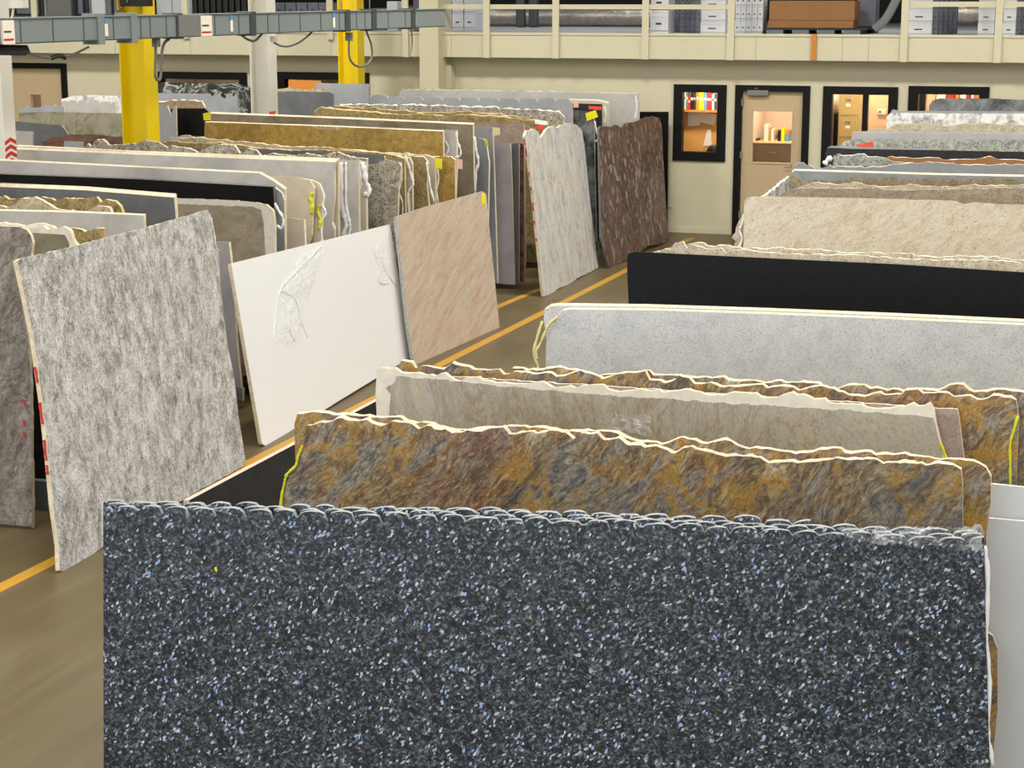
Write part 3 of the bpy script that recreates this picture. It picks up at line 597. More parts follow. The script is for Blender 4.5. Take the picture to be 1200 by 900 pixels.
for y0 in (468, 492, 506): plate(a, 'paint_mark', [(27, y0), (30, y0 + 1), (31, y0 + 8), (28, y0 + 7)], 'redpaint', .004)
a = slab('granite_slab', 'olive-grey granite slab with cream margin, just behind the brown-grey slab at the left edge', PA(10.8), [(0, 268), (25, 269), (30, 266), (50, 266), (55, 268), (75, 266), (82, 270), (86, 282), (96, 292)], mat='unpol', edge='e_cream', th=.03, ext_l=1.6, ts=rough(.012, .06), bev=.006)
plate(a, 'polished_face', [(-20, 272), (40, 273), (60, 274), (76, 275), (81, 285), (82, 300), (84, 500), (-20, 500)], 'greeng', .002, label='polished olive-grey face')
slab('granite_slab', 'cream slab with broken top edge behind the olive-grey one at the left', PA(10.9), [(0, 263), (20, 263), (28, 266), (45, 262), (60, 266), (75, 268)], mat='unpol', edge='e_cream', th=.03, ext_l=1.6, ts=rough(.02, .1), bev=.01)
slab('granite_slab', 'orange-brown granite slab end behind the silver-grey aisle slab', PA(11.1), [(20, 270), (88, 269), (100, 271), (112, 268), (121, 269)], right=[(121, 275)], mat='golddark', edge='e_gold', th=.03, ts=rough(.02, .1), bev=.01)
slab('stone_slab', 'light grey-beige slab with a straight top, below the gold bumpy tops at the left', PA(11.7), [(0, 247), (90, 249), (168, 252.5)], right=[(169, 275)], mat='beige', edge='e_cream', th=.03, ext_l=.8, bev=0.012)
slab('granite_slab', 'sandy slab with two low humps in front of the gold bumpy one', PA(11.83), [(0, 240), (7, 243), (15, 240), (26, 233), (40, 231), (50, 236), (66, 245), (80, 247), (100, 249), (114, 241), (128, 243), (131, 250)], mat='creamgold', edge='e_cream', th=.03, ext_l=.8, ts=rough(.01, .08), bev=.008)
slab('granite_slab', 'golden granite slab with bumpy top edge at the upper left, below the slate-grey slab', PA(11.95), [(0, 231), (4, 229), (10, 233), (30, 232), (44, 232), (48, 231), (60, 232), (64, 235), (75, 232), (80, 233), (102, 233), (113, 231), (118, 238), (123, 234), (135, 236), (141, 241), (144, 250)], mat='golddark', edge='e_gold', th=.03, ext_l=.8, ts=rough(.01, .08), bev=.01)
b = slab('stone_slab', 'slate-grey slab with thick pale top edge crossing behind the silver-grey aisle slab', PA(12.25), [(0, 219), (100, 223), (204, 231.5)], right=[(206, 256)], mat='grayd', edge='e_cream', th=.03, ext_l=.6, bev=0.03)
slab('stone_slab', 'second slate-grey slab, its pale edge showing just above the first', PA(12.29), [(0, 214), (100, 218.5), (202, 229)], mat='grayd', edge='e_cream', th=.03, ext_l=.6)

# ===== left row, middle stacks
slab('stone_slab', 'narrow pale violet slab end between the silver-grey and the white aisle slabs', PA(12.95, -6), [(150, 284), (255, 283), (268, 283.5)], right=[(270, 300), (273, 330), (277, 400), (284, 470)], mat='lilac', edge='e_cream', th=.03, bot=.30)
a = slab('granite_slab', 'brown-grey granite slab with rounded corner and cream margin in front of the black slab', PA(13.6, -7), [(150, 230), (205, 232), (260, 234), (300, 237), (312, 240), (320, 247), (322, 262)], right=[(322, 300), (322, 340)], mat='unpolgrey', edge='e_cream', th=.03, ts=rough(.006, .05), bot=.28)
plate(a, 'polished_face', [(208, 239), (296, 242), (306, 246), (309, 262), (311, 300), (309, 440), (200, 440)], 'brownm', .002, ('rough', .006, .03), label='polished brown-grey face')
b = slab('granite_slab', 'polished black granite slab crossing the left row behind the rounded brown-grey one', PA(13.93), [(0, 204), (160, 210), (320, 219)], right=[(321, 230), (321, 320)], mat='black', edge='e_dark', th=.03, ext_l=.4, bev=0.01)
strap(b, [(322, 238), (326, 246), (331, 254), (332, 262), (329, 268), (325, 264)], .012, 'wrap', 'plastic_wrap', dy=.0)
slab('stone_slab', 'grey slab end with a rounded corner at the right end of the black slab', PA(14.02), [(280, 216), (321, 219), (330, 226), (333, 235)], right=[(334, 300)], mat='graym', edge='e_cream', th=.03)
slab('stone_slab', 'light grey slab with straight top directly behind the long black slab', PA(14.2), [(0, 188), (160, 196), (304, 203), (320, 212)], right=[(334, 222), (334, 330)], mat='beige', edge='e_cream', th=.03, ext_l=.5, bev=0.014)
slab('stone_slab', 'small cream slab with square corner at the foot of the rounded cream slab', PA(14.5), [(300, 256), (340, 255.5), (356, 257)], right=[(358, 300)], mat='beigew', edge='e_white', th=.03)
b = slab('stone_slab', 'warm cream slab with rounded corner and yellow wrapped edge behind the grey one', PA(14.8), [(280, 205), (325, 206), (350, 208), (363, 211), (368, 220)], right=[(366, 250), (365, 275), (360, 290), (364, 310)], mat='beigew', edge='e_cream', th=.03, ts=rough(.003, .04))
strap(b, [(366, 226), (364, 232), (366, 240), (365, 250)], .02, 'lime', 'edge_tape', dy=-.004)
b = slab('stone_slab', 'warm cream slab, rearmost of the rounded pair, with pale wrapping at its end', PA(14.87), [(330, 207), (363, 210), (374, 215), (379, 228)], right=[(378, 245), (376, 275), (374, 300)], mat='beigew', edge='e_white', th=.03, ts=rough(.003, .04))
strap(b, [(376, 218), (380, 230), (378, 240), (382, 250), (376, 262), (378, 285), (374, 300)], .009, 'wrap', 'plastic_wrap', dy=-.002)
strap(b, [(375, 240), (373, 248), (376, 258), (374, 268)], .018, 'lime', 'edge_tape', dy=-.008)
h = slab('stone_slab', 'long light grey slab with thick cream top edge spanning the left row', PA(15.3, -6), [(19, 175), (160, 181), (394, 190)], right=[(392, 200), (392, 235), (389, 262), (392, 270), (392, 300)], left=[(19, 186)], mat='beige', edge='e_cream', th=.03, bev=0.022)
slab('stone_slab', 'long pale slab just behind, its cream edge forming the upper line of the double edge', PA(15.36, -6), [(19, 171), (160, 178), (396, 187)], right=[(397, 300)], mat='beigew', edge='e_cream', th=.03, bev=0.012)
b = slab('stone_slab', 'beige slab end with hanging white plastic, right of the long light grey slab', PA(15.6, -6), [(330, 186), (398, 188), (420, 190)], right=[(421, 300)], mat='beige', edge='e_cream', th=.03)
strap(b, [(400, 190), (400, 215), (400, 238), (403, 252), (406, 264), (402, 276), (401, 300)], .026, 'wrap', 'plastic_wrap', dy=-.004, flat=.25)
strap(b, [(406, 190), (406, 215), (406, 240), (409, 256), (411, 268), (408, 280), (407, 300)], .014, 'wrap', 'plastic_wrap', dy=-.008, flat=.3)
b = slab('stone_slab', 'pale slab end with bulging plastic, last before the rough grey-brown slab', PA(15.9, -6), [(380, 186), (420, 188), (429, 191)], right=[(430, 300)], mat='beigew', edge='e_white', th=.03)
strap(b, [(424, 190), (427, 200), (429, 212), (433, 222), (431, 229), (427, 226)], .026, 'wrap', 'plastic_wrap', dy=-.004)
strap(b, [(421, 192), (424, 215), (421, 226), (422, 260), (422, 300)], .008, 'wrap', 'plastic_wrap', dy=-.004)
bump1 = [(98, 172), (103, 168), (106, 172), (112, 164), (120, 163), (127, 170), (140, 170), (160, 168), (170, 164), (186, 167), (196, 173), (200, 171), (222, 174), (232, 179), (236, 176), (250, 171), (262, 169), (275, 171), (281, 180), (290, 174), (300, 176), (306, 183), (320, 180), (345, 183), (358, 180), (375, 183), (395, 178), (410, 184), (430, 186)]
slab('granite_slab', 'rough grey granite slab with rounded humps along its top behind the long light grey slab', PA(16.2, -6), bump1, mat='roughg', edge='e_cream', th=.03, ts=rough(.006, .05), bev=.012)
slab('granite_slab', 'rough grey-brown speckled granite slab end standing behind the pale plastic-wrapped ends', PA(16.5, -6), [(380, 186), (430, 192), (441, 192), (447, 188), (452, 187), (467, 190), (470, 195)], right=[(467, 220), (466, 250), (463, 300)], mat='roughg', edge='e_cream', th=.03, ts=rough(.005, .05))
slab('stone_slab', 'grey slab peeping through above the rough humps', PA(16.75, -6), [(180, 174), (300, 175), (400, 179), (450, 182)], right=[(452, 192)], mat='grayd', edge='e_gold', th=.03)
kk = [('rough orange-edged granite slab lying just above the rough humped tops', 17.0, [(180, 168), (200, 165), (230, 168), (260, 167), (290, 172), (330, 176), (370, 176), (400, 176), (440, 179), (462, 182), (474, 187)], 'golddark', 'e_gold', [(476, 300)]),
      ('rough cream-edged granite slab behind the orange-edged one, white plastic on its end', 17.12, [(210, 163), (230, 161), (260, 164), (300, 168), (340, 172), (380, 172), (420, 177), (460, 181), (480, 185), (483, 192)], 'creamgold', 'e_cream', [(484, 300)]),
      ('brown-gold granite slab end with ragged right side left of the yellow-stickered one', 17.35, [(300, 170), (380, 174), (440, 180), (482, 183), (497, 184), (502, 192)], 'golddark', 'e_cream', [(500, 215), (503, 245), (500, 300)]),
      ('thin slab end with a yellow sticker and wrapped edge', 17.6, [(420, 176), (470, 180), (500, 182), (510, 186)], 'beigew', 'e_cream', [(511, 300)]),
      ('golden-yellow granite slab end with rounded corner, right of the yellow sticker', 17.8, [(460, 181), (512, 184), (528, 183), (533, 187)], 'gold', 'e_cream', [(534, 300)])]
ko = []
for lab, Y, tp, mt, ed, rt in kk:
    ko.append(slab('granite_slab', lab, PA(Y, -6), tp, right=rt, mat=mt, edge=ed, th=.03, ts=rough(.012, .08), bev=.012))
strap(ko[0], [(470, 190), (471, 210), (468, 225), (472, 240), (471, 262)], .009, 'wrap', 'plastic_wrap', dy=-.003)
strap(ko[1], [(475, 183), (479, 195), (482, 206), (484, 215), (480, 222), (478, 230), (480, 255)], .016, 'wrap', 'plastic_wrap', dy=-.003)
strap(ko[2], [(500, 190), (502, 205), (505, 222), (509, 236)], .012, 'wrap', 'plastic_wrap', dy=-.003)
strap(ko[3], [(513, 198), (514, 210), (512, 225), (514, 238)], .008, 'wrap', 'plastic_wrap', dy=-.003)
plate(ko[3], 'sticker', [(510, 185), (518, 186), (518, 198), (511, 197)], 'st_yellow', .004, label='yellow sticker')
plate(ko[4], 'sticker', [(535, 186), (542, 187), (542, 198), (536, 198)], 'st_pink', .004, label='pink sticker')
b = slab('granite_slab', 'golden-yellow granite slab with a straight top, broad and bright in the far left row', PA(18.1, -9), [(240, 143), (380, 148), (519, 154)], right=[(520, 200)], mat='gold', edge='e_cream', th=.03, ts='s', bev=0.012)
filmsheet(b, [(360, 147), (400, 149), (398, 153), (372, 152)], 10, 4, .02, -.012)
plate(b, 'sticker', [(238, 133), (247, 131), (247, 141), (239, 141)], 'st_yellow', .004, label='yellow sticker')
b = slab('stone_slab', 'greyish beige slab behind the golden one, its right end with a plastic loop', PA(18.2, -9), [(380, 146), (519, 152), (535, 152.5)], right=[(535, 200)], mat='beige', edge='e_white', th=.03)
strap(b, [(535, 155), (536, 164), (540, 176), (539, 183), (533, 184)], .01, 'wrap', 'plastic_wrap', dy=-.004)
strap(b, [(520, 157), (522, 165), (526, 174), (522, 183)], .01, 'wrap', 'plastic_wrap', dy=-.004)
b = slab('granite_slab', 'mottled brown granite slab rising behind the golden-yellow slab', PA(18.9, -11), [(246, 133), (400, 139), (554, 146)], right=[(556, 240)], mat='brownm', edge='e_cream', th=.03, bev=0.02)
plate(b, 'sticker', [(316, 131), (323, 130), (323, 134), (316, 134)], 'st_red', .01, label='small red sticker on the top edge')
strap(b, [(556, 160), (558, 175), (561, 190), (558, 202), (557, 225)], .014, 'wrap', 'plastic_wrap', dy=-.004)
b = slab('granite_slab', 'brown granite slab with a lime sticker standing low by the blue-grey slab', PA(19.5, -8), [(520, 162), (560, 161), (567, 163), (570, 170)], right=[(573, 190), (571, 300)], mat='graym', edge='e_white', th=.03)
plate(b, 'sticker', [(568, 162), (571, 163), (572, 172), (569, 171)], 'lime', .004, label='lime sticker')
b = slab('stone_slab', 'blue-grey slab with straight right end behind the pink-beige aisle slab', PA(19.8, -8), [(500, 147), (560, 148), (577, 149)], right=[(579, 200), (583, 332)], mat='graym', edge='e_cream', th=.03)
plate(b, 'sticker', [(578, 149), (586, 150), (586, 158), (579, 159)], 'st_pale', .004, label='pale yellow sticker')
slab('stone_slab', 'lilac-grey slab with square top corner left of the ivory aisle slab', PA(20.2, -6), [(520, 166), (580, 167), (598, 168)], right=[(600, 220), (603, 330)], mat='lilac', edge='e_cream', th=.03, bot=.06)
slab('stone_slab', 'darker grey slab whose narrow end shows beside the lilac-grey one', PA(20.32, -6), [(540, 168), (598, 168), (608, 168.5)], right=[(608, 330)], mat='grayd', edge='e_pinkish', th=.03, bot=.06)
slab('granite_slab', 'thin brown slab end next to the ivory aisle slab', PA(20.44, -6), [(540, 168), (608, 168), (614, 168.5)], right=[(614, 330)], mat='redbrown', edge='e_pinkish', th=.03, bot=.06)
slab('granite_slab', 'pinkish grey granite slab above the lilac-grey slab', PA(21.1, -6), [(470, 143), (560, 144), (614, 145)], right=[(616, 300)], mat='pinkg', edge='e_pinkish', th=.03)
b = slab('granite_slab', 'tan-gold granite slab with thick wavy top edge in the far left row', PA(21.9, -5), [(368, 131), (376, 125), (390, 128), (440, 132), (500, 135), (560, 136), (600, 139), (630, 142), (642, 146)], right=[(643, 200), (643, 310)], mat='golddark', edge='e_gold', th=.03, ts=rough(.03, .15), bev=.03, bot=.3)
plate(b, 'sticker', [(627, 140), (642, 142), (641, 147), (627, 145)], 'st_white', .006, label='white sticker')
plate(b, 'sticker', [(629, 146), (638, 147), (636, 153), (630, 151)], 'st_red', .006, label='red sticker')
slab('granite_slab', 'golden rough-topped granite slab between the tan-gold and the crumbly white one', PA(22.1, -5), [(372, 128), (380, 124), (420, 126), (460, 129), (520, 131), (580, 133), (620, 137)], mat='golddark', edge='e_gold', th=.03, ts=rough(.04, .2), bev=.02)
slab('granite_slab', 'crumbly white-topped granite slab with rounded right end in the far left row', PA(22.6, -5), [(398, 124), (420, 122), (500, 124), (580, 126), (620, 129), (655, 131), (661, 137)], right=[(661, 160)], mat='roughg', edge='e_white', th=.03, ts=rough(.02, .1), bev=.03)
slab('stone_slab', 'blue-grey slab with scalloped top below the wide white slab near the back wall', PA(23.1, -6), [(433, 112), (500, 114), (600, 116), (666, 116), (670, 121)], right=[(671, 160)], left=[(430, 125)], mat='graym', edge='e_cream', th=.03, ts=('scallop', .28, .03), bev=.006)
b = slab('granite_slab', 'dark grey-brown granite slab with a large yellow sticker between the ivory and purple-brown slabs', PA(23.7, -5), [(600, 128), (672, 129), (696, 131)], right=[(697, 200), (700, 320)], mat='smoke', edge='e_white', th=.03)
plate(b, 'sticker', [(686, 133), (698, 129), (701, 137), (688, 142)], 'st_yellow', .006, label='large yellow sticker')
strap(b, [(697, 142), (699, 152), (701, 162), (698, 166)], .012, 'wrap', 'plastic_wrap', dy=-.004)
b = slab('granite_slab', 'black granite slab with red and pink stickers at its top, behind the yellow-stickered slab', PA(24.0, -5), [(640, 120), (671, 121), (705, 122)], right=[(705, 318)], mat='blackdull', edge='e_dark', th=.03)
plate(b, 'sticker', [(690, 124), (705, 125), (705, 129), (690, 128)], 'st_red', .006, label='red sticker')
plate(b, 'sticker', [(672, 117), (678, 118), (678, 126), (672, 126)], 'st_pink', .006, label='pink sticker')
b = slab('stone_slab', 'cream slab end with white plastic beside the wide white slab near the back wall', PA(24.3, -5), [(660, 117), (700, 118), (713, 121)], right=[(714, 320)], mat='beigew', edge='e_white', th=.03, bev=.02)
strap(b, [(708, 124), (710, 134), (708, 145)], .012, 'wrap', 'plastic_wrap', dy=-.004)
b = slab('stone_slab', 'wide pale white slab with bright top edge, nearest the back wall in the left row', PA(24.9, -1.5), [(468, 108), (471, 105), (560, 106), (660, 108), (748, 110)], right=[(749, 130), (748, 260)], mat='beige', edge='e_white', th=.03, ts=rough(.006, .1), bev=.02)
strap(b, [(745, 112), (746, 125), (744, 140)], .014, 'wrap', 'plastic_wrap', dy=-.004)
slab('stone_slab', 'tall black slab standing against the back wall behind the purple-brown one', Plane(-6.38, 25.6, 0, 1.5, 1.6), [(748, 131), (783, 131)], right=[(782, 274)], mat='black', edge='e_dark', th=.04, bot=0)

# ===== slabs in the far left corner
def PF(Y, X=-14.0, ang=3): return Plane(X, Y, ang, 6, 1.6)
slab('granite_slab', 'small light grey slab low beside the white column at the far left', PF(19.4), [(15, 153), (38, 154)], mat='beige', edge='e_grey', th=.03, ext_l=.2)
slab('stone_slab', 'small blue-grey slab low in the far left corner', PF(19.6), [(75, 165), (97, 166)], mat='graym', edge='e_grey', th=.03)
slab('granite_slab', 'red-brown granite slab with curved top in the far left corner', PF(20.0), [(50, 166), (62, 161), (75, 158), (90, 158), (110, 158), (150, 161), (185, 163)], mat='redbrown', edge='e_dark', th=.03, ts=rough(.01, .1))
slab('stone_slab', 'slate-grey slab with sloping right corner in the far left corner', PF(20.4), [(15, 142), (40, 144), (72, 147), (77, 153), (82, 162)], mat='grayd', edge='e_grey', th=.03)
slab('granite_slab', 'green-grey veined granite slab in the far left corner', PF(21.2), [(22, 132), (60, 131), (100, 132), (150, 133), (184, 134)], mat='greeng', edge='e_grey', th=.03, ts=rough(.004, .1))
slab('granite_slab', 'white-grey slab with scalloped top above the green-grey slab', PF(22.3), [(64, 131), (72, 126), (72, 119), (80, 118), (110, 118), (135, 120), (136, 126)], mat='beige', edge='e_white', th=.03, ts=('scallop', .16, .03))
slab('granite_slab', 'whitish slab rising behind the scalloped one in the far left corner', PF(22.6), [(72, 116), (86, 112), (105, 111), (150, 113), (180, 113)], mat='mottled', edge='e_grey', th=.03, ts=rough(.01, .1))
slab('stone_slab', 'grey slab with crumbly top below the orange door window at the left', PF(22.0), [(22, 126), (30, 125), (45, 126), (55, 123), (66, 124), (75, 124)], mat='graym', edge='e_white', th=.03, ts=rough(.03, .1))
PG = lambda Y: PF(Y, -11.5, 0)
slab('stone_slab', 'low beige slab right of the nearer yellow column', PG(18.6), [(200, 160), (215, 158), (243, 161)], mat='beige', edge='e_cream', th=.03, ts=rough(.02, .1))
slab('stone_slab', 'grey slab with a cut corner close to the nearer yellow column', PG(19.6), [(184, 124), (196, 124), (200, 135), (204, 124), (206, 124)], right=[(207, 160)], mat='graym', edge='e_cream', th=.03)
slab('granite_slab', 'square black granite slab right of the nearer yellow column', PG(19.9), [(200, 128), (206, 127), (240, 127), (245, 132)], right=[(246, 160)], mat='black', edge='e_dark', th=.03)
slab('granite_slab', 'narrow tan slab lying across the top of the square black one', PG(20.3), [(185, 119), (200, 118), (236, 118), (240, 126)], mat='tanbrown', edge='e_cream', th=.03, ts=rough(.02, .1), bev=.02)
b = slab('stone_slab', 'medium grey slab with black marks below the black-and-white marble', PG(23.2), [(183, 109), (278, 110)], right=[(279, 132)], mat='graym', edge='e_grey', th=.03)
for (x, y, r) in ((249, 110, 1.6), (261, 111, 2), (263, 113, 1.6), (274, 111, 1.2)): plate(b, 'ink_mark', [(x - r, y - r), (x + r, y - r), (x + r, y + r), (x - r, y + r)], 'blk', .004)
slab('marble_slab', 'black marble slab with white veins under the long window at the left', PG(24.0), [(183, 97), (205, 96), (230, 98), (270, 98), (275, 97), (282, 100), (296, 102)], mat='marble', edge='e_white', th=.03, ts=rough(.01, .1))
slab('stone_slab', 'dark slate slab behind the right white column', PG(22.2), [(318, 108), (340, 107), (386, 108)], right=[(391, 110), (391, 140)], mat='grayd', edge='e_grey', th=.03)
slab('granite_slab', 'slab with crumbly cream top on the dark slate one between the columns', PG(22.5), [(322, 104), (340, 102), (360, 105), (382, 103)], right=[(382, 112)], mat='creamgold', edge='e_cream', th=.03, ts=rough(.02, .1))
slab('stone_slab', 'mid grey slab between the dark slate slab and the farther yellow column', PG(23.0), [(370, 97), (400, 98), (432, 98)], right=[(432, 130)], mat='graym', edge='e_grey', th=.03)
slab('wooden_board', 'light wooden board standing on edge between the two rear columns', PG(23.5), [(338, 93.5), (376, 94.5)], mat='woodshelf', edge='woodshelf', th=.03, cat='board')

# ------------------------------------------------------------------ racks that carry the stacks
def rack(pl, s0, s1, d0, d1, label, zt=.13, hpost=1.35, a_off=None):
    """timber-topped steel base beams under the stack and an A-shaped frame behind the slabs"""
    a = math.atan2(pl.u.y, pl.u.x)
    base = pl.o.copy(); base.z = 0
    o = empty('slab_rack', base, label, 'rack', 'steel racks under the slabs', a)
    for s in (s0 + .35, (s0 + s1) / 2, s1 - .35):
        link('base_beam', newbox(s - .05, s + .05, d0, d1, 0, zt - .045, bev=.004), M['steel_black'], o)
        link('timber_pad', newbox(s - .05, s + .05, d0, d1, zt - .045, zt, bev=.003), M['timber'], o)
    if a_off is not None:
        for s in (s0 + .35, s1 - .35):
            bm = bmesh.new()
            tube(bm, [(s, a_off, zt), (s, a_off + .17, hpost)], .02, 4); link('upright', bm, M['steel_black'], o)
            bm = bmesh.new()
            tube(bm, [(s, a_off + .42, zt), (s, a_off + .21, hpost)], .02, 4); link('upright', bm, M['steel_black'], o)
        link('top_rail', newbox(s0 + .25, s1 - .25, a_off + .165, a_off + .215, hpost - .02, hpost + .02), M['steel_black'], o)
    return o
rack(P1(0), 0.05, 2.85, -.1, .78, 'black steel A-frame rack under the nearest blue-black slabs', a_off=.16)
rack(P2(0), 0.05, 2.7, -.1, .80, 'black steel A-frame rack under the brown swirled slabs', a_off=.28)
rack(P3(0), 0.05, 2.8, -.1, .85, 'black steel A-frame rack under the tan and gold-veined slabs', a_off=.30)
rack(P4(0), 0.05, 2.8, -.1, .70, 'black steel A-frame rack under the white speckled pair', a_off=.16)
rack(P5(0), 0.05, 3.0, -.1, .80, 'black steel A-frame rack under the long black slab', a_off=.26)
rack(P6(0), 0.05, 2.9, -.1, .75, 'black steel A-frame rack under the wide cream slab', a_off=.16)
rack(P7(0), 0.05, 2.9, -.1, .75, 'black steel A-frame rack under the speckled tan-brown slab', a_off=.20)
rack(P8(0), 0.05, 2.9, -.1, 1.2, 'black steel A-frame rack under the blue-grey slabs at the right', a_off=.60)
rack(P9(0), 0.05, 2.9, -.1, 1.7, 'black steel A-frame rack under the far black slab', a_off=1.15)
rack(P10(0), 0.05, 2.9, -.1, 1.05, 'black steel A-frame rack under the red-taped slab', a_off=.56)
rack(P11(0), 0.05, 2.5, -.1, 1.0, 'steel base beams under the last slabs of the right row')
LP = PA(10.8)
rack(PA(10.8), -3.1, -.1, -.1, 1.65, 'steel base beams under the first stack of the left row')
rack(PA(13.0), -3.4, -.1, -.1, 2.1, 'steel base beams under the black and light grey slabs of the left row')
rack(PA(15.25), -3.9, -.1, -.1, 2.75, 'steel base beams under the humped and rough slabs of the left row')
rack(PA(18.05, -9), -3.9, -.1, -.1, .95, 'steel base beams under the golden-yellow slab')
rack(PA(19.4), -3.0, -.1, -.1, 1.85, 'steel base beams under the blue-grey and lilac slabs')
rack(PA(21.7, -5), -3.4, -.1, -.1, 2.4, 'steel base beams under the tan-gold slabs of the left row')
rack(PF(19.3), -3.4, .2, -.1, 3.5, 'steel base beams under the slabs of the far left corner')
rack(PG(18.5), -1.9, 1.9, -.1, 5.4, 'steel base beams under the slabs between the columns')
# long rails seen under the left stacks
rail((-8.2, 13.52), (-6.62, 13.30), .13, .27, .06, 'steel_black', 'black steel rail under the brown-grey slab beside the white aisle slab')
rail((-8.2, 22.0), (-6.46, 21.84), .13, .29, .06, 'steel_black', 'black steel rail under the tan-gold slab beside the ivory aisle slab')

# ------------------------------------------------------------------ floor, yellow lines, room
def struct(name, bm, m): o = link(name, bm, m); o['kind'] = 'structure'; return o
bm = newbox(-24, 9, -8, 40, -.2, 0); struct('floor', bm, M['floor'])
def strip(pts, w, label, th=.0015):
    bm = bmesh.new(); L = []; R_ = []
    for i, p in enumerate(pts):
        t = (V(pts[min(i + 1, len(pts) - 1)]) - V(pts[max(i - 1, 0)])).normalized(); n = V((-t.y, t.x))
        L.append(bm.verts.new((p[0] + n.x * w / 2, p[1] + n.y * w / 2, th))); R_.append(bm.verts.new((p[0] - n.x * w / 2, p[1] - n.y * w / 2, th)))
    for i in range(len(pts) - 1): bm.faces.new((L[i], R_[i], R_[i + 1], L[i + 1]))
    r = bmesh.ops.extrude_face_region(bm, geom=list(bm.faces)); 
    for g in r['geom']:
        if isinstance(g, bmesh.types.BMVert): g.co.z -= th - .0002
    o = link('floor_line', bm, M['line']); tag(o, label, 'floor marking'); return o
strip([(-6.1, 0), (-5.88, 8.6), (-5.77, 12.45), (-5.71, 15.65), (-5.60, 20), (-5.56, 21.8), (-5.45, 25.3)], .10, 'long worn yellow line painted along the aisle floor')
strip([(-6.24, 18.3), (-6.2, 19.3), (-6.12, 20.5)], .09, 'short piece of yellow line on the floor under the lilac-grey slab')

WY = 25.85
# back wall with openings: list of (x0, x1, z0, z1)
def frame_px(x0, x1, ytop, ybot=None):
    a = at_y(x0, ytop, WY); b = at_y(x1, ytop, WY); z0 = at_y(x0, ybot, WY).z if ybot else 0
    return [a.x, b.x, z0, (a.z + b.z) / 2]
OP = {
 'ldoor': [-17.6, at_y(78, 74, WY).x, 0, 2.33],
 'lwin': [-14.25, at_y(290, 97, WY).x, .95, 2.22],
 'mwin': [at_y(325, 82, WY).x, at_y(433, 82, WY).x, .95, 2.24],
 'bookwin': frame_px(790, 852, 99, 188),
 'door': frame_px(862, 950, 100),
 'filewin': [at_y(965, 101, WY).x, at_y(1053, 102, WY).x, .3, 2.14],
 'rwin': [at_y(1065, 101, WY).x, at_y(1160, 101, WY).x, .95, 2.16],
}
ops = sorted(OP.values())
bm = bmesh.new(); x = -24
for (x0, x1, z0, z1) in ops:
    box(bm, x, x0, WY, WY + .14, 0, 2.85); box(bm, x0, x1, WY, WY + .14, z1, 2.85)
    if z0 > 0: box(bm, x0, x1, WY, WY + .14, 0, z0)
    x = x1
box(bm, x, 9, WY, WY + .14, 0, 2.85)
struct('wall_back', bm, M['wall'])
struct('wall_left', newbox(-24.2, -24, -8, 40, 0, 8), M['wall'])
struct('wall_right', newbox(9, 9.2, -8, 40, 0, 8), M['wall'])
struct('ceiling', newbox(-24.2, 9.2, -8, 40, 8, 8.2), M['ceil'])
bm = bmesh.new(); box(bm, -24, 9, 40, 40.2, 0, 8); struct('wall_far', bm, M['dark'])
bm = bmesh.new(); px = sorted([-24] + [v[0] for v in ops if v[2] < .2] + [v[1] for v in ops if v[2] < .2] + [9])
for i in range(0, len(px), 2):
    if px[i + 1] > px[i]: box(bm, px[i], px[i + 1], WY - .012, WY - .001, 0, .08)
struct('baseboard_back', bm, M['wall'])

fw = .13
def ring(bm, x0, x1, z0, z1, w, y0, y1, door=False):
    box(bm, x0, x0 + w, y0, y1, z0, z1); box(bm, x1 - w, x1, y0, y1, z0, z1); box(bm, x0 + w, x1 - w, y0, y1, z1 - w * .85, z1)
    if not door: box(bm, x0 + w, x1 - w, y0, y1, z0, z0 + w)
def window(n, op, w=.13, mull=None, label=None):
    x0, x1, z0, z1 = op
    bm = bmesh.new(); ring(bm, x0 + .001, x1 - .001, z0 + .001, z1 - .001, w, WY - .03, WY + .12)
    if mull: box(bm, mull - .035, mull + .035, WY - .03, WY + .12, z0 + w, z1 - w * .85)
    o = struct('window_%d' % n, bm, M['frame'])
    g = link('pane', newbox(x0 + w, x1 - w, WY + .04, WY + .046, z0 + w, z1 - w * .85), M['glass'], o)
    return o
window(1, OP['bookwin']); window(2, OP['filewin'], mull=at_y(1013, 150, WY).x); window(3, OP['rwin']); window(4, OP['lwin']); window(5, OP['mwin'])
def door(n, op, glass, mat='door'):
    x0, x1, z0, z1 = op; w = .1
    bm = bmesh.new(); ring(bm, x0 + .001, x1 - .001, 0, z1 - .001, w, WY - .03, WY + .12, True)
    o = struct('door_%d' % n, bm, M['frame'])
    gx0, gx1, gz0, gz1 = glass; a, b, t = x0 + w + .004, x1 - w - .004, z1 - w * .85 - .004
    bm = bmesh.new()
    box(bm, a, gx0, WY + .03, WY + .08, .01, t); box(bm, gx1, b, WY + .03, WY + .08, .01, t)
    box(bm, gx0, gx1, WY + .03, WY + .08, .01, gz0); box(bm, gx0, gx1, WY + .03, WY + .08, gz1, t)
    d = link('door_leaf', bm, M[mat], o)
    bm = bmesh.new(); ring(bm, gx0 - .02, gx1 + .02, gz0 - .02, gz1 + .02, .02, WY + .018, WY + .03); link('glazing_bead', bm, M[mat], d)
    link('pane', newbox(gx0, gx1, WY + .05, WY + .056, gz0, gz1), M['glass'], d)
    return o, d
pa = at_y(883, 130, WY + .05); pb = at_y(927, 191, WY + .05)
o, d = door(1, OP['door'], (pa.x, pb.x, pb.z, pa.z))
cx = at_y(876, 108, WY); cx2 = at_y(901, 108, WY)
link('door_closer', newbox(cx.x, cx2.x, WY - .04, WY + .02, 1.99, 2.07, bev=.01), M['steel_grey'], d)
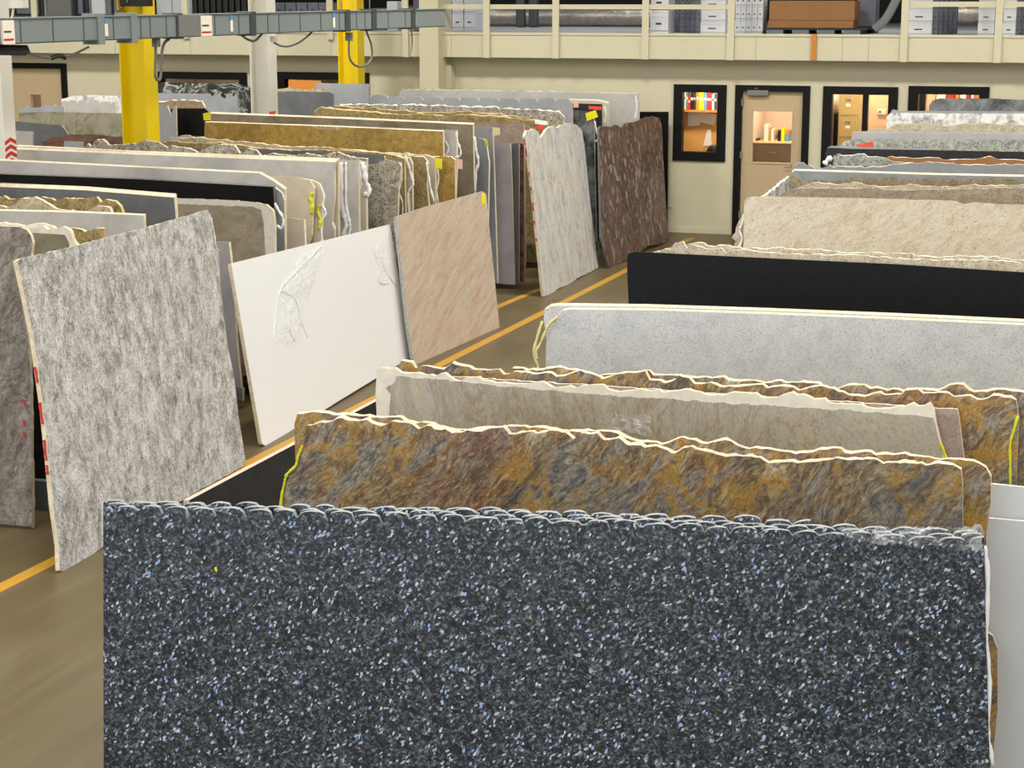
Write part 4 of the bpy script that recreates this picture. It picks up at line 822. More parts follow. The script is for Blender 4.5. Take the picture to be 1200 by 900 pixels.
bm = bmesh.new(); tube(bm, [(cx.x + .03, WY, 2.08), (cx.x + .16, WY - .05, 2.1)], .006, 6); link('closer_arm', bm, M['steel_grey'], d)
for z in (.25, 1.1, 1.85): link('hinge', newbox(OP['door'][0] + .095, OP['door'][0] + .115, WY - .035, WY + .03, z, z + .1), M['steel_grey'], d)
hx = at_y(927, 199, WY).x
bm = bmesh.new(); tube(bm, [(hx, WY + .03, 1.0), (hx, WY - .03, 1.0), (hx - .09, WY - .03, 1.0)], .009, 6); link('door_handle', bm, M['steel_grey'], d)
la = at_y(35, 111, WY); lb = at_y(47.5, 124, WY)
o, d = door(2, OP['ldoor'], (la.x, lb.x, lb.z - .4, la.z))
# pipe stub/handle on wall near black slab
bm = bmesh.new(); q = at_y(781, 243, WY); tube(bm, [(q.x, WY, q.z), (q.x, WY - .06, q.z), (q.x + .09, WY - .06, q.z)], .008, 6)
tag(link('wall_hook', bm, M['steel_grey']), 'small grey metal handle on the cream wall beside the tall black slab', 'hook')

# mezzanine
MY = 25.50; MZ0 = 2.50; MZ1 = 2.84
bm = newbox(-24, 9, MY + .04, 39.9, MZ1 - .12, MZ1); struct('trim_1', bm, M['deck'])
bm = bmesh.new()
seams = [135, 223, 325, 388, 476, 529, 571, 652, 757, 857, 886, 987, 1018, 1060, 1170, 1260]
xs = [-24] + [at_y(s, 55, MY).x for s in seams] + [9]
for a_, b_ in zip(xs, xs[1:]): box(bm, a_ + .004, b_ - .004, MY, MY + .04, MZ0, MZ1 - .015)
box(bm, -24, 9, MY + .01, MY + .05, MZ0 + .01, MZ1 - .02)
box(bm, -24, 9, MY - .015, MY + .05, MZ1 - .015, MZ1 + .02)
struct('trim_2', bm, M['panel'])
bm = newbox(-24, 9, MY + .06, WY - .001, MZ0 + .02, MZ0 + .06); struct('trim_3', bm, M['panel'])
posts = [(43, 'left of the nearer yellow column'), (219, 'right of the nearer yellow column'), (388, 'behind the farther yellow column'), (476, 'left of the wide cream pilaster'), (571, 'first to the right of the wide cream pilaster'), (652, 'between the silver ducts'), (757, 'at the right end of the silver ducts'), (857, 'left of the brown cardboard boxes'), (1060, 'right of the brown cardboard boxes'), (1170, 'nearest the right edge of the photo')]
for pxx, lab in posts:
    c = at_y(pxx, 40, MY); w = .048
    o = link('guard_rail_post', newbox(c.x - w, c.x + w, MY - .05, MY - .016, MZ0 - .005 if pxx > 470 else MZ1 - .1, 4.0), M['panel']); tag(o, 'cream mezzanine rail post, ' + lab, 'post', 'mezzanine guard rail posts')
for (a_, b_, y, lab) in ((508, 857, 8, 'cream horizontal guard rail of the mezzanine over the silver ducts and boxes'), (1060, 1240, 5, 'cream horizontal guard rail of the mezzanine at the right edge'), (-60, 60, 24, 'cream low rail of the mezzanine at the upper left behind the grey duct')):
    A = at_y(a_, y, MY); B = at_y(b_, y, MY); z = at_y((a_ + b_) / 2, y, MY).z
    tag(link('guard_rail', newbox(A.x, B.x, MY - .015, MY + .012, z - .033, z + .033), M['panel']), lab, 'rail')
A = at_y(493, 60, MY - .15); B = at_y(515, 60, MY - .15)
struct('trim_4', newbox(A.x, B.x, MY - .2, WY - .0, 0, 7.9), M['panel'])
C0 = at_y(516, 90, WY - .1); C1 = at_y(520, 90, WY - .1)
struct('trim_5', newbox(B.x, B.x + .07, WY - .2, WY, 0, MZ0 - .12), M['panel'])
q = at_y(954, 55, MY); tag(link('wooden_batten', newbox(q.x - .035, q.x + .035, MY - .04, MY - .016, MZ0 + .01, MZ1 + .02), M['woodshelf']), 'short orange-brown wooden batten fixed upright on the mezzanine edge', 'batten')

# things stored on the mezzanine
def pxbox(x0, x1, y0, Y, dep, z0=None, y1=None):
    a = at_y(x0, y0, Y); b = at_y(x1, y0, Y)
    zb = MZ1 if z0 is None else z0
    if y1 is not None: zb = at_y(x0, y1, Y).z
    return a.x, b.x, Y, Y + dep, zb, max(a.z, zb + .02)
def filebox(x0, x1, Y, dep, z0, z1, label, group, mat='boxwhite'):
    o = link('storage_box', newbox(0, x1 - x0, 0, dep, 0, (z1 - z0) * .82), M[mat]); o.location = (x0, Y, z0)
    tag(o, label, 'box', group)
    link('lid', newbox(-.001, x1 - x0 + .001, -.008, dep + .004, (z1 - z0) * .80, (z1 - z0) - .002), M[mat], o)
    w = x1 - x0
    link('printed_line', newbox(0, w, -.002, 0, (z1 - z0) * .12, (z1 - z0) * .15), M['boxink'], o)
    link('printed_mark', newbox(w * .3, w * .62, -.002, 0, (z1 - z0) * .42, (z1 - z0) * .52), M['boxink'], o)
    return o
# rows of boxes: (px0, px1, Y, number of layers, layer height, label words)
def boxcol(x0, x1, Y, n, hh, dep, words, group, mat='boxwhite'):
    a = at_y(x0, 30, Y).x; b = at_y(x1, 30, Y).x
    for i in range(n):
        filebox(a + .004 * (i % 2), b, Y, dep, MZ1 + i * hh + .001, MZ1 + (i + 1) * hh, words + (', bottom layer', ', second layer', ', third layer', ', fourth layer')[i], group, mat)
boxcol(762, 783, 26.3, 2, .30, .4, 'white storage box left of the grey box rows', 'white storage boxes right of the silver ducts')
for i in range(6):
    boxcol(784 + i * 6.2, 789.8 + i * 6.2, 27.6 - i * .22, 3, .19, .3, 'grey slim box, ' + ('first', 'second', 'third', 'fourth', 'fifth', 'sixth')[i] + ' column mid mezzanine', 'slim grey boxes', 'boxgrey')
boxcol(821, 850, 26.2, 3, .17, .4, 'white flat box beside the grey rows, left of the open bay', 'white flat boxes')
for i in range(5):
    boxcol(861 + i * 6.6, 867.2 + i * 6.6, 26.5 + i * .03, 3, .19, .35, 'white upright file box, ' + ('first', 'second', 'third', 'fourth', 'fifth')[i] + ' column beside the brown boxes', 'upright white file boxes')
boxcol(1063, 1092, 26.2, 3, .17, .4, 'white flat box left in the bay second from the right edge', 'white flat boxes right')
for i in range(5):
    boxcol(1093 + i * 5.6, 1098.4 + i * 5.6, 26.3 + i * .25, 3, .17, .24, 'grey slim box, ' + ('first', 'second', 'third', 'fourth', 'fifth')[i] + ' column of the right bay', 'slim grey boxes right', 'boxgrey')
boxcol(1146, 1165, 26.2, 3, .17, .4, 'white flat box beside the last guard rail post', 'white flat boxes far right')
boxcol(1175, 1190, 26.2, 3, .17, .4, 'white flat box right of the last guard rail post', 'white flat boxes at the edge')
for i in range(3): boxcol(1190.5 + i * 6, 1196 + i * 6, 26.4 + i * .2, 3, .17, .24, 'grey slim box, ' + ('first', 'second', 'third')[i] + ' column at the right edge', 'slim grey boxes edge', 'boxgrey')
for i in range(3):
    boxcol(516 + i * 14, 529 + i * 14, 29.0, 2, .25, .4, 'white box with blue print, ' + ('left', 'middle', 'right')[i] + ' column beside the pilaster', 'blue-printed boxes')
for i in range(5):
    boxcol(322 + i * 13, 334 + i * 13, 28.0, 2, .22, .4, 'grey-white box, ' + ('first', 'second', 'third', 'fourth', 'fifth')[i] + ' column between the two rear columns', 'boxes between the columns', 'boxgrey')
boxcol(282, 294, 27.5, 3, .19, .4, 'white box left of the right white column', 'boxes by the white column')
# brown cardboard boxes on a pallet
pal = empty('pallet', V((at_y(895, 40, 26.5).x, 26.5, MZ1)), 'low dark pallet with pale slats under the brown cardboard boxes', 'pallet')
x0, x1 = at_y(895, 40, 26.5).x, at_y(1015, 40, 26.5).x; W = x1 - x0
link('top_board', newbox(0, W, 0, .9, .06, .085), M['blk'], pal)
for i in range(4): link('block', newbox(i * W / 4 + .05, i * W / 4 + .28, -.01, .8, 0, .06), M['boxgrey'], pal)
for (x0p, x1p, z0, z1, lab) in ((900, 1000, .085, .19, 'flat brown cardboard box lying on the dark pallet'), (901, 1001, .192, .47, 'large brown cardboard box stacked on the flat one')):
    a = at_y(x0p, 30, 26.6).x; b = at_y(x1p, 30, 26.6).x
    o = link('cardboard_box', newbox(a, b, 26.6, 27.2, MZ1 + z0 + .001, MZ1 + z1, bev=.006), M['card']); tag(o, lab, 'box')
a = at_y(1003, 20, 27.45).x; b = at_y(1026, 20, 27.45).x
o = link('cardboard_box', newbox(a + .02, b, 27.45, 27.9, MZ1 + .1, MZ1 + .52, bev=.006), M['boxgrey']); tag(o, 'grey-brown box beside the large brown cardboard box', 'box')
link('foot', newbox(a + .02, b, 27.45, 27.9, MZ1, MZ1 + .1), M['blk'], o)
bm = bmesh.new(); P = [at_y(1024, 38, 26.6), at_y(1038, 22, 26.6), at_y(1052, -4, 26.6), at_y(1062, -30, 26.6)]
P[0].z = max(P[0].z, MZ1 + .07)
tube(bm, smoothline(P), .06, 8, .3); tag(link('plastic_strip', bm, M['steel_grey']), 'curved dark grey plastic trim strip leaning beside the cardboard boxes', 'strip')
# silver ducts lying along the deck
def ducttube(y, Y, r, x0, x1, label):
    a = at_y(x0, y, Y); b = at_y(x1, y, Y); z = a.z; z = max(z, MZ1 + r)
    bm = bmesh.new(); n = 60; pts = [(a.x + (b.x - a.x) * i / n, Y, z) for i in range(n + 1)]
    tube(bm, pts, [r * (1 + .05 * fbm(i * .7, y)) for i in range(n + 1)], 18)
    tag(link('foil_duct', bm, M['foil'], smooth=True), label, 'duct')
ducttube(21, 33, .19, 470, 770, 'long silver foil-wrapped duct on the mezzanine deck behind the guard rail')
for i, pxx in enumerate((602, 617)):
    a = at_y(pxx, 30, 31.5); b = at_y(pxx + 6, -20, 31.8)
    o = link('duct_bracket', newbox(0, .16, 0, .16, 0, 1.1, bev=.03), M['ductdark']); o.location = (a.x, 31.6, MZ1); tag(o, ('left', 'right')[i] + ' of two dark grey upright duct pieces standing before the foil duct', 'duct')
o = link('foil_duct', tube(bmesh.new(), [(at_y(1070, 25, 31).x, 31, MZ1 + .28), (at_y(1175, 25, 31).x, 31, MZ1 + .28)], .19, 16), M['foil'], smooth=True); tag(o, 'short silver foil duct seen between the boxes at the right', 'duct')
# upper left: grey metal cases leaning, black bundles, dark boxes
for i, (p0, p1, mt) in enumerate(((18, 50, 'boxgrey'), (54, 86, 'steel_grey'), (90, 102, 'boxgrey'), (106, 128, 'boxwhite'), (132, 145, 'boxgrey'))):
    a = at_y(p0, 22, 27).x; b = at_y(p1, 22, 27).x
    o = empty('metal_case', V((a, 27, MZ1 + .22)), ('first', 'second', 'third', 'fourth', 'fifth')[i] + ' metal case from the left, standing on the mezzanine above the grey busway', 'case', 'metal cases at the upper left')
    link('case_body', newbox(0, b - a - .02, 0, .25, 0, .6), M[mt], o)
    link('case_rim', (lambda bm: (ring(bm, .0, b - a - .02, .0, .6, .035, -.02, 0), bm)[1])(bmesh.new()), M['steel_grey'] if i % 2 else M['blk'], o)
a = at_y(12, 22, 26.9).x; b = at_y(146, 22, 26.9).x
o = link('storage_shelf', newbox(a, b, 26.85, 27.4, MZ1, MZ1 + .22), M['boxgrey']); tag(o, 'low grey crate carrying the metal cases at the upper left', 'crate')
for i in range(9):
    a = at_y(225 + i * 7.2, 20, 27).x; b = at_y(231 + i * 7.2, 20, 27).x
    o = link('black_bundle', newbox(a, b, 27, 27.5, MZ1, MZ1 + .62 + .03 * (i % 3), bev=.02), M['blk']); tag(o, 'black folded crate in the dark row right of the nearer yellow column', 'crate', 'black crates on the mezzanine')
a = at_y(184, 20, 28).x; b = at_y(222, 20, 28).x
tag(link('storage_box', newbox(a, b, 28, 28.5, MZ1, MZ1 + .5), M['boxwhite']), 'pale box behind the nearer yellow column on the mezzanine', 'box')
for (p0, p1, Y, hh, mt, lab) in ((436, 470, 28, .35, 'boxgrey', 'grey machine part on the mezzanine left of the pilaster'), (453, 466, 27.5, .46, 'boxwhite', 'white-blue wrapped parcel on the mezzanine left of the pilaster'), (484, 492, 27, .5, 'boxgrey', 'grey box squeezed beside the pilaster')):
    a = at_y(p0, 20, Y).x; b = at_y(p1, 20, Y).x
    tag(link('storage_box', newbox(a, b, Y, Y + .35, MZ1, MZ1 + hh, bev=.02), M[mt]), lab, 'box')

# ------------------------------------------------------------------ offices behind the wall
OY = 28.6
M['officewall'] = plain('pale_cream_office_wall', (232, 216, 196), .75)
struct('wall_office', newbox(-24, 9, OY, OY + .1, 0, MZ1 - .125), M['officewall'])
for i, x in enumerate((-15.0, -12.38, -9.5, -5.06, -3.83, -2.62)):
    struct('wall_partition_%d' % (i + 1), newbox(x - .03, x + .03, WY + .145, OY - .005, 0, MZ1 - .125), M['officewall'])
# book window
x0, x1, z0, z1 = OP['bookwin']
tag(link('pin_board', newbox(x0 - .3, x1 + .02, 26.62, 26.66, 0, 2.35), M['orange']), 'orange partition board behind the office window with the books', 'board')
sz = at_y(800, 128, 26.5).z
tag(link('book_shelf', newbox(x0 - .2, x1 + .01, 26.4, 26.615, sz - .03, sz), M['woodshelf']), 'orange wooden shelf carrying books behind the office window', 'shelf')
bc = [(801.5, 803.5, 107, 'paper', 'thin pale'), (803.8, 806, 107, 'boxgrey', 'grey'), (806.3, 809, 113, 'redpaint', 'short red'), (809.3, 813, 108, 'blk', 'thick black'), (813.3, 815.5, 108, 'dark', 'dark'), (815.8, 818.8, 107, 'woodshelf', 'orange-brown'), (819.3, 824.5, 108, 'st_yellow', 'thick yellow'), (825.2, 828, 108, 'bluetag', 'blue'), (828.4, 834, 109, 'redpaint', 'thick red'), (834.5, 837, 110, 'paper', 'white'), (837.3, 840, 110, 'boxink', 'navy'), (840.3, 845, 107, 'st_yellow', 'bright yellow rightmost')]
for (p0, p1, yt, mt, w) in bc:
    a = at_y(p0, 115, 26.42); b = at_y(p1, 115, 26.42); h_ = at_y(p0, yt, 26.42).z - sz
    o = link('book', newbox(a.x, b.x, 26.42, 26.58, sz + .001, sz + h_, bev=.002), M[mt]); tag(o, w + ' book standing on the orange office shelf', 'book', 'books on the office shelf')
    link('spine_print', newbox(a.x + .006, b.x - .006, 26.418, 26.42, sz + h_ * .55, sz + h_ * .7), M['paper'] if mt != 'paper' else M['boxink'], o)
for (q, lab) in (([(806, 131), (821, 131), (820, 147), (806, 148)], 'left white paper pinned to the orange office board'), ([(821, 131), (840, 134), (837, 147), (820, 143)], 'tilted white paper pinned right of another on the orange board'), ([(829, 152), (833, 152), (834, 171), (824, 171)], 'narrow tapering white paper hanging on the orange board')):
    bm = bmesh.new(); P = [at_y(x, y, 26.612) for x, y in q]; A = [bm.verts.new(p) for p in P]; B = [bm.verts.new(p + V((0, .004, 0))) for p in P]
    bm.faces.new(A); bm.faces.new(B[::-1])
    for i in range(4): bm.faces.new((A[i], A[(i + 1) % 4], B[(i + 1) % 4], B[i]))
    tag(link('paper', bm, M['paper']), lab, 'paper')
a = at_y(836, 175, 26.3)
bm = bmesh.new(); bmesh.ops.create_uvsphere(bm, u_segments=20, v_segments=12, radius=1, matrix=Matrix.Translation((a.x, 26.3, a.z - .12)) @ Matrix.Diagonal((.12, .05, .19, 1)))
o = link('office_chair', bm, M['blk'], smooth=True); tag(o, 'black office chair back behind the book window', 'chair')
link('stem', newbox(a.x - .02, a.x + .02, 26.28, 26.32, 0, a.z - .25), M['blk'], o)
# behind the tan door: wall, cabinet, shelf
a = max(-5.02, at_y(880, 170, 27.6).x); b = at_y(921, 170, 27.6).x; zt = at_y(900, 168, 27.6).z
o = empty('filing_cabinet', V((a, 27.6, 0)), 'low brown-grey filing cabinet seen through the tan door window', 'cabinet')
link('cabinet_body', newbox(0, b - a + .14, 0, .6, 0, zt, bev=.005), M['cabbrown'], o)
for k in range(3):
    dr = link('drawer', newbox(.03, b - a + .11, -.015, 0, zt - .3 * (k + 1) + .02, zt - .3 * k - .02), M['cabbrown'], o)
    link('handle', newbox((b - a) * .5, (b - a) * .5 + .1, -.03, -.015, zt - .3 * k - .15, zt - .3 * k - .13), M['steel_grey'], dr)
tag(link('desk_top', newbox(a - .005, b + .14, 27.58, 28.2, zt + .001, zt + .02), M['peach']), 'pale worktop on the low filing cabinet', 'worktop')
zz = zt + .021
for (p0, p1, hh, mt, lab) in ((884, 888, .03, 'boxink', 'small dark thing on the pale worktop'), (895, 900, .25, 'paper', 'tall white folder on the pale worktop'), (901, 903, .2, 'cabinet', 'olive folder on the pale worktop'), (903.4, 906, .18, 'paper', 'white folder leaning at the olive one'), (911, 914, .16, 'blk', 'black binder on the pale worktop'), (915, 919, .2, 'st_yellow', 'yellow binder on the pale worktop'), (920, 924, .1, 'bluetag', 'low blue box on the pale worktop')):
    x0_ = at_y(p0, 170, 27.8).x; x1_ = at_y(p1, 170, 27.8).x
    tag(link('folder', newbox(x0_, x1_, 27.8, 28.0, zz, zz + hh, bev=.002), M[mt]), lab, 'folder')
a = at_y(903, 153, 28.3).x; b = at_y(926, 153, 28.3).x
tag(link('wall_shelf', newbox(a, b, 28.2, OY - .002, at_y(903, 157, 28.3).z, at_y(903, 153, 28.3).z), M['woodshelf']), 'small orange shelf on the wall seen through the door window', 'shelf')
struct('trim_6', newbox(at_y(896, 140, OY).x - .02, at_y(896, 140, OY).x + .02, OY - .03, OY - .001, 0, 2.6), M['peach'])
# file window: tall cabinet, wall with thermostat
a = at_y(983, 130, 27.2).x; b = at_y(1005, 130, 27.2).x; zt = at_y(990, 110, 27.2).z
o = empty('filing_cabinet', V((a, 27.2, 0)), 'tall olive-tan filing cabinet behind the right office window', 'cabinet')
link('cabinet_body', newbox(0, b - a + .02, 0, .6, 0, zt, bev=.005), M['cabinet'], o)
for k in range(4):
    dr = link('drawer', newbox(.02, b - a, -.015, 0, zt - .32 * (k + 1) + .02, zt - .32 * k - .02), M['cabinet'], o)
    link('handle', newbox((b - a) * .35, (b - a) * .65, -.035, -.015, zt - .32 * k - .1, zt - .32 * k - .07), M['steel_grey'], dr)
    link('label_holder', newbox((b - a) * .38, (b - a) * .62, -.02, -.015, zt - .32 * k - .18, zt - .32 * k - .14), M['paper'], dr)
tag(link('paper_stack', newbox(a + .04, b - .04, 27.25, 27.6, zt + .001, zt + .03, bev=.004), M['paper']), 'loose papers on top of the tall olive-tan cabinet', 'papers')
a = at_y(973, 140, 27.4).x + .05; b = at_y(982, 140, 27.4).x - .02
tag(link('printer', newbox(a, b, 27.4, 27.8, .9, at_y(975, 133, 27.4).z, bev=.01), M['blk']), 'black office machine left of the tall cabinet', 'printer')
tag(link('side_table', newbox(a, b, 27.38, 27.85, 0, .89), M['cabbrown']), 'dark stand under the black office machine', 'table')
a = at_y(1014, 130, 26.6).x
tag(link('office_partition', newbox(a, -2.67, 26.6, 26.66, 0, 2.5), M['peach']), 'orange partition wall with a thermostat behind the right office window', 'partition')
q = at_y(1033, 131, 26.58)
o = link('thermostat', newbox(q.x - .06, q.x + .06, 26.57, 26.598, q.z - .04, q.z + .04, bev=.004), M['paper']); tag(o, 'small white thermostat on the orange partition', 'thermostat'); link('display', newbox(q.x - .035, q.x - .005, 26.566, 26.57, q.z - .01, q.z + .01), M['blk'], o)
# right window: bookcase
for (p0, p1, yt, mt, w) in [(1072, 1077, 108, 'cabbrown', 'brown binder'), (1078, 1083, 109, 'blk', 'black binder'), (1086, 1096, 107, 'peach', 'wide peach folder'), (1097, 1108, 108, 'paper', 'wide cream folder'), (1109, 1118, 108, 'redpaint', 'dark red binder'), (1119, 1124, 110, 'woodshelf', 'orange binder'), (1125, 1132, 108, 'paper', 'white binder'), (1133, 1137, 109, 'redpaint', 'thin red binder'), (1138, 1141, 108, 'paper', 'thin white binder'), (1142, 1150, 109, 'woodshelf', 'brown-orange binder')]:
    a = at_y(p0, 120, 26.6); b = at_y(p1, 120, 26.6)
    o = link('binder', newbox(a.x, b.x, 26.6, 26.85, 1.651, at_y(p0, yt, 26.6).z, bev=.003), M[mt]); tag(o, w + ' on the shelf behind the rightmost office window', 'binder', 'binders behind the rightmost window')
tag(link('binder_shelf', newbox(-2.58, -1.2, 26.55, 26.9, 1.62, 1.65), M['woodshelf']), 'orange shelf carrying binders behind the rightmost office window', 'shelf')
a = at_y(1078, 127, 25.3)
for (x0_, x1_) in ((at_y(1078, 127, 25.5).x, at_y(1088, 127, 25.5).x),):
    pass
# left windows: blurred counter
tag(link('orange_cabinet', newbox(-16.9, -15.9, 27.0, 27.4, 0, 1.66), M['orange']), 'orange cabinet glimpsed through the small window of the left door', 'cabinet')
tag(link('counter', newbox(-14.0, -12.8, 26.6, 27.0, 0, 1.98), M['boxgrey']), 'grey cupboard behind the long window at the left', 'cupboard')
tag(link('orange_board', newbox(-13.4, -12.7, 26.5, 26.55, .2, 1.94), M['card']), 'orange-brown board behind the long window at the left', 'board')

# ------------------------------------------------------------------ columns
def hcol(name, X, Y, w, d, t, mat, label, z1=7.9):
    o = empty(name, V((X, Y, 0)), label, 'column')
    bm = bmesh.new()
    box(bm, -w / 2, -w / 2 + t, -d / 2, d / 2, .02, z1); box(bm, w / 2 - t, w / 2, -d / 2, d / 2, .02, z1); box(bm, -w / 2 + t, w / 2 - t, -.008, .008, .02, z1)
    link('shaft', bm, M[mat], o); link('base_plate', newbox(-w / 2 - .06, w / 2 + .06, -d / 2 - .06, d / 2 + .06, 0, .02), M[mat], o)
    return o
def colX(px, y, Y): return at_y(px, y, Y).x
yc1 = hcol('steel_column', colX(164, 120, 17.35), 17.35, .30, .26, .014, 'yellow', 'yellow steel column, the nearer and thicker-looking of the two yellow ones')
yc2 = hcol('steel_column', colX(412, 80, 24.5), 24.5, .30, .26, .014, 'yellow', 'yellow steel column farther back, behind the end of the grey busway')
wc1 = hcol('steel_column', colX(13, 110, 15.5), 15.25, .25, .2, .012, 'whitep', 'white steel column at the left edge with red striped tape')
wc2 = hcol('steel_column', colX(309, 90, 20.6), 20.6, .25, .24, .012, 'whitep', 'white steel column between the two yellow columns')
# red hatch tape on the white column at the left edge
wx = .125
bm = bmesh.new()
def slant(bm, p0, p1, h_, th):
    """a slanting bar lying on a vertical surface: from p0 to p1, height h_, thickness vector th"""
    A = [V(p0), V(p1), V(p1) + V((0, 0, h_)), V(p0) + V((0, 0, h_))]; T = V(th)
    a_ = [bm.verts.new(p) for p in A]; b_ = [bm.verts.new(p + T) for p in A]
    bm.faces.new(a_); bm.faces.new(b_[::-1])
    for q in range(4): bm.faces.new((a_[q], b_[q], b_[(q + 1) % 4], a_[(q + 1) % 4]))
for k in range(4):
    z = 1.76 + k * .065
    slant(bm, (wx + .0005, -.095, z), (wx + .0005, 0, z + .035), .036, (.003, 0, 0)); slant(bm, (wx + .0005, 0, z + .035), (wx + .0005, .095, z), .036, (.003, 0, 0))
link('warning_tape', bm, M['redpaint'], wc1)['label'] = 'red striped tape'
# equipment at the top of the yellow column
z = at_y(170, 4, 17.2).z
link('switch_box', newbox(-.02, .28, -.3, -.14, z - .03, z + .2, bev=.005), M['blk'], yc1)
bm = bmesh.new(); tube(bm, smoothline([(-.15, -.2, z - .12), (-.02, -.2, z - .02), (.08, -.32, z + .02)]), .012, 6); link('cable', bm, M['conduit'], yc1)
# junction box on white post upper left
q = at_y(18, 3, 14.8); 
# ------------------------------------------------------------------ busway (grey power duct)
A = V((-8.98, 11.2, 3.055)); B = V((-7.73, 21.15, 3.11))
d = (B - A); L = d.length; ang = math.atan2(d.y, d.x); tilt = math.asin(d.z / L)
bus = empty('busway_duct', A, 'long blue-grey electrical busway hanging in front of the columns at the upper left', 'duct')
bus.rotation_euler = (0, -tilt, ang)
hh = .10; hw = .07
def bx(*a, **k): return newbox(*a, **k)
link('housing', bx(0, L, -hw, hw, -hh, hh, bev=.006), M['duct'], bus)
link('top_flange', bx(0, L, -hw - .015, hw + .015, hh, hh + .008), M['duct'], bus); link('bottom_flange', bx(0, L, -hw - .012, hw + .012, -hh - .006, -hh), M['ductdark'], bus)
def bus_s(px, py=35):
    d_ = ray(px, py); n = V((math.cos(ang - math.pi / 2), math.sin(ang - math.pi / 2), 0)); t = (A + n * hw - CAM).dot(n) / d_.dot(n); q = CAM + d_ * t - A
    return q.dot(V((math.cos(ang), math.sin(ang), 0)))
for pxx in (24, 62, 98, 133, 165, 176, 195, 252, 280, 314, 327, 352, 376, 398, 418, 428, 455, 475):
    s = bus_s(pxx); link('cover_seam', bx(s - .006, s + .006, -hw - .003, -hw + .002, -hh + .01, hh - .01), M['ductdark'], bus)
for pxx in (210, 296, 407, 438, 484):
    s = bus_s(pxx); link('joint_collar', bx(s - .05, s + .05, -hw - .015, hw + .015, -hh - .02, hh + .02, bev=.003), M['ductdark'], bus)
for pxx in (117, 156):
    s = bus_s(pxx); link('joint_cover', bx(s - .045, s + .045, -hw - .02, hw + .02, -hh - .04, hh + .03, bev=.003), M['duct'], bus)
for pxx in (124, 271, 391, 486):
    s = bus_s(pxx); t = link('tag', bx(s - .022, s + .022, -hw - .008, -hw - .003, -.07, .04), M['paper'], bus); t['label'] = 'white and blue tag'
    link('tag_top', bx(s - .022, s + .022, -hw - .009, -hw - .003, .041, .085), M['bluetag'], t)
for (pa_, pb_) in ((0, 14), (233, 246)):
    s0_ = bus_s(pa_); s1_ = bus_s(pb_)
    t = link('warning_plate', bx(s0_, s1_, -hw - .028, -hw - .003, -hh - .004, hh - .01, bev=.002), M['paper'], bus); t['label'] = 'white notice plate with red and dark print'
    link('print', bx(s0_ + .05 * (s1_ - s0_), s1_ - .12 * (s1_ - s0_), -hw - .03, -hw - .028, -.075, -.058), M['redpaint'], t)
    link('print', bx(s0_ + .1 * (s1_ - s0_), s1_ - .3 * (s1_ - s0_), -hw - .03, -hw - .028, -.01, .005), M['boxink'], t)
s = bus_s(222); link('tap_box', bx(s - .2, s + .25, -hw - .025, hw + .01, -hh, hh, bev=.004), M['steel_grey'], bus)
for pxx in (62, 210, 407, 440):
    s = bus_s(pxx); bm = bmesh.new(); tube(bm, [(s, 0, hh), (s, 0, 4.8)], .006, 6); link('hanger_rod', bm, M['steel_grey'], bus)
def wpt(px, y, off=0.0):
    d_ = ray(px, y); n = V((math.cos(ang - math.pi / 2), math.sin(ang - math.pi / 2), 0)); t = (A + n * off - CAM).dot(n) / d_.dot(n); return CAM + d_ * t
def cable(pts, r, label, off=0.0, name='cable', mat='conduit'):
    bm = bmesh.new(); tube(bm, smoothline([wpt(x, y, off) for x, y in pts], 8), r, 8); o = link(name, bm, M[mat], smooth=True); tag(o, label, 'cable'); return o
cable([(182, 50), (182.5, 62), (182, 78), (182, 89), (185, 94), (188, 91), (189, 78), (190, 60), (193, 50), (198, 46)], .014, 'grey flexible conduit hanging in a narrow loop beside the nearer yellow column')
cable([(409, 44), (409, 62), (411, 71), (417, 77), (425, 78), (432, 74), (436, 65), (435, 52), (431, 41), (429, 36)], .012, 'dark cable hanging in a round loop in front of the farther yellow column')
cable([(284, 42), (290, 46), (298, 48), (305, 42), (308, 38)], .012, 'short black cable loop under the busway at the white column')
cable([(321, 50), (330, 54), (340, 54), (352, 49), (362, 41), (366, 37)], .010, 'thin grey cable sagging under the busway right of the white column')
cable([(32, 61), (45, 66), (60, 68), (70, 67), (85, 64), (104, 55)], .010, 'black cable sagging under the busway at the upper left')
cable([(482, 35), (483, 46), (482, 60), (478, 68)], .008, 'thin cord hanging from the end of the busway near the pilaster')
cable([(60, 68), (66, 66), (72, 66), (76, 68)], .02, 'black taped knot in the sagging cable', mat='blk', name='cable_knot')
def jb(px, y, sz_, label, mat='steel_grey'):
    q = wpt(px, y); o = link('junction_box', newbox(-sz_, sz_, -.03, .03, -sz_ * 1.3, sz_ * 1.3, bev=.004), M[mat]); o.location = q; tag(o, label, 'junction box'); return o
jb(183, 50, .03, 'small grey junction box under the busway at the nearer yellow column')
jb(409, 43, .035, 'small grey junction box under the busway at the farther yellow column')
jb(320, 46, .022, 'small white fitting under the busway at the white column', 'whitep')
a = wpt(-40, 58); b = wpt(31, 59)
bm = bmesh.new(); tube(bm, [a, b], .045, 4); tag(link('support_bar', bm, M['blk']), 'black horizontal bar under the busway at the left edge', 'bar')
q0 = at_y(-6, 12, 16); q1 = at_y(12, 12, 16)
tag(link('pipe_post', newbox(q0.x, q1.x, 16, 16.2, 3.24, 7.9), M['whitep']), 'cream post rising above the busway at the upper left corner', 'post')
q = at_y(17, 2, 15.8); o = link('junction_box', newbox(q.x - .08, q.x + .06, 15.85, 15.95, q.z - .06, q.z + .3), M['whitep']); tag(o, 'cream electrical box beside the post at the upper left corner', 'junction box')
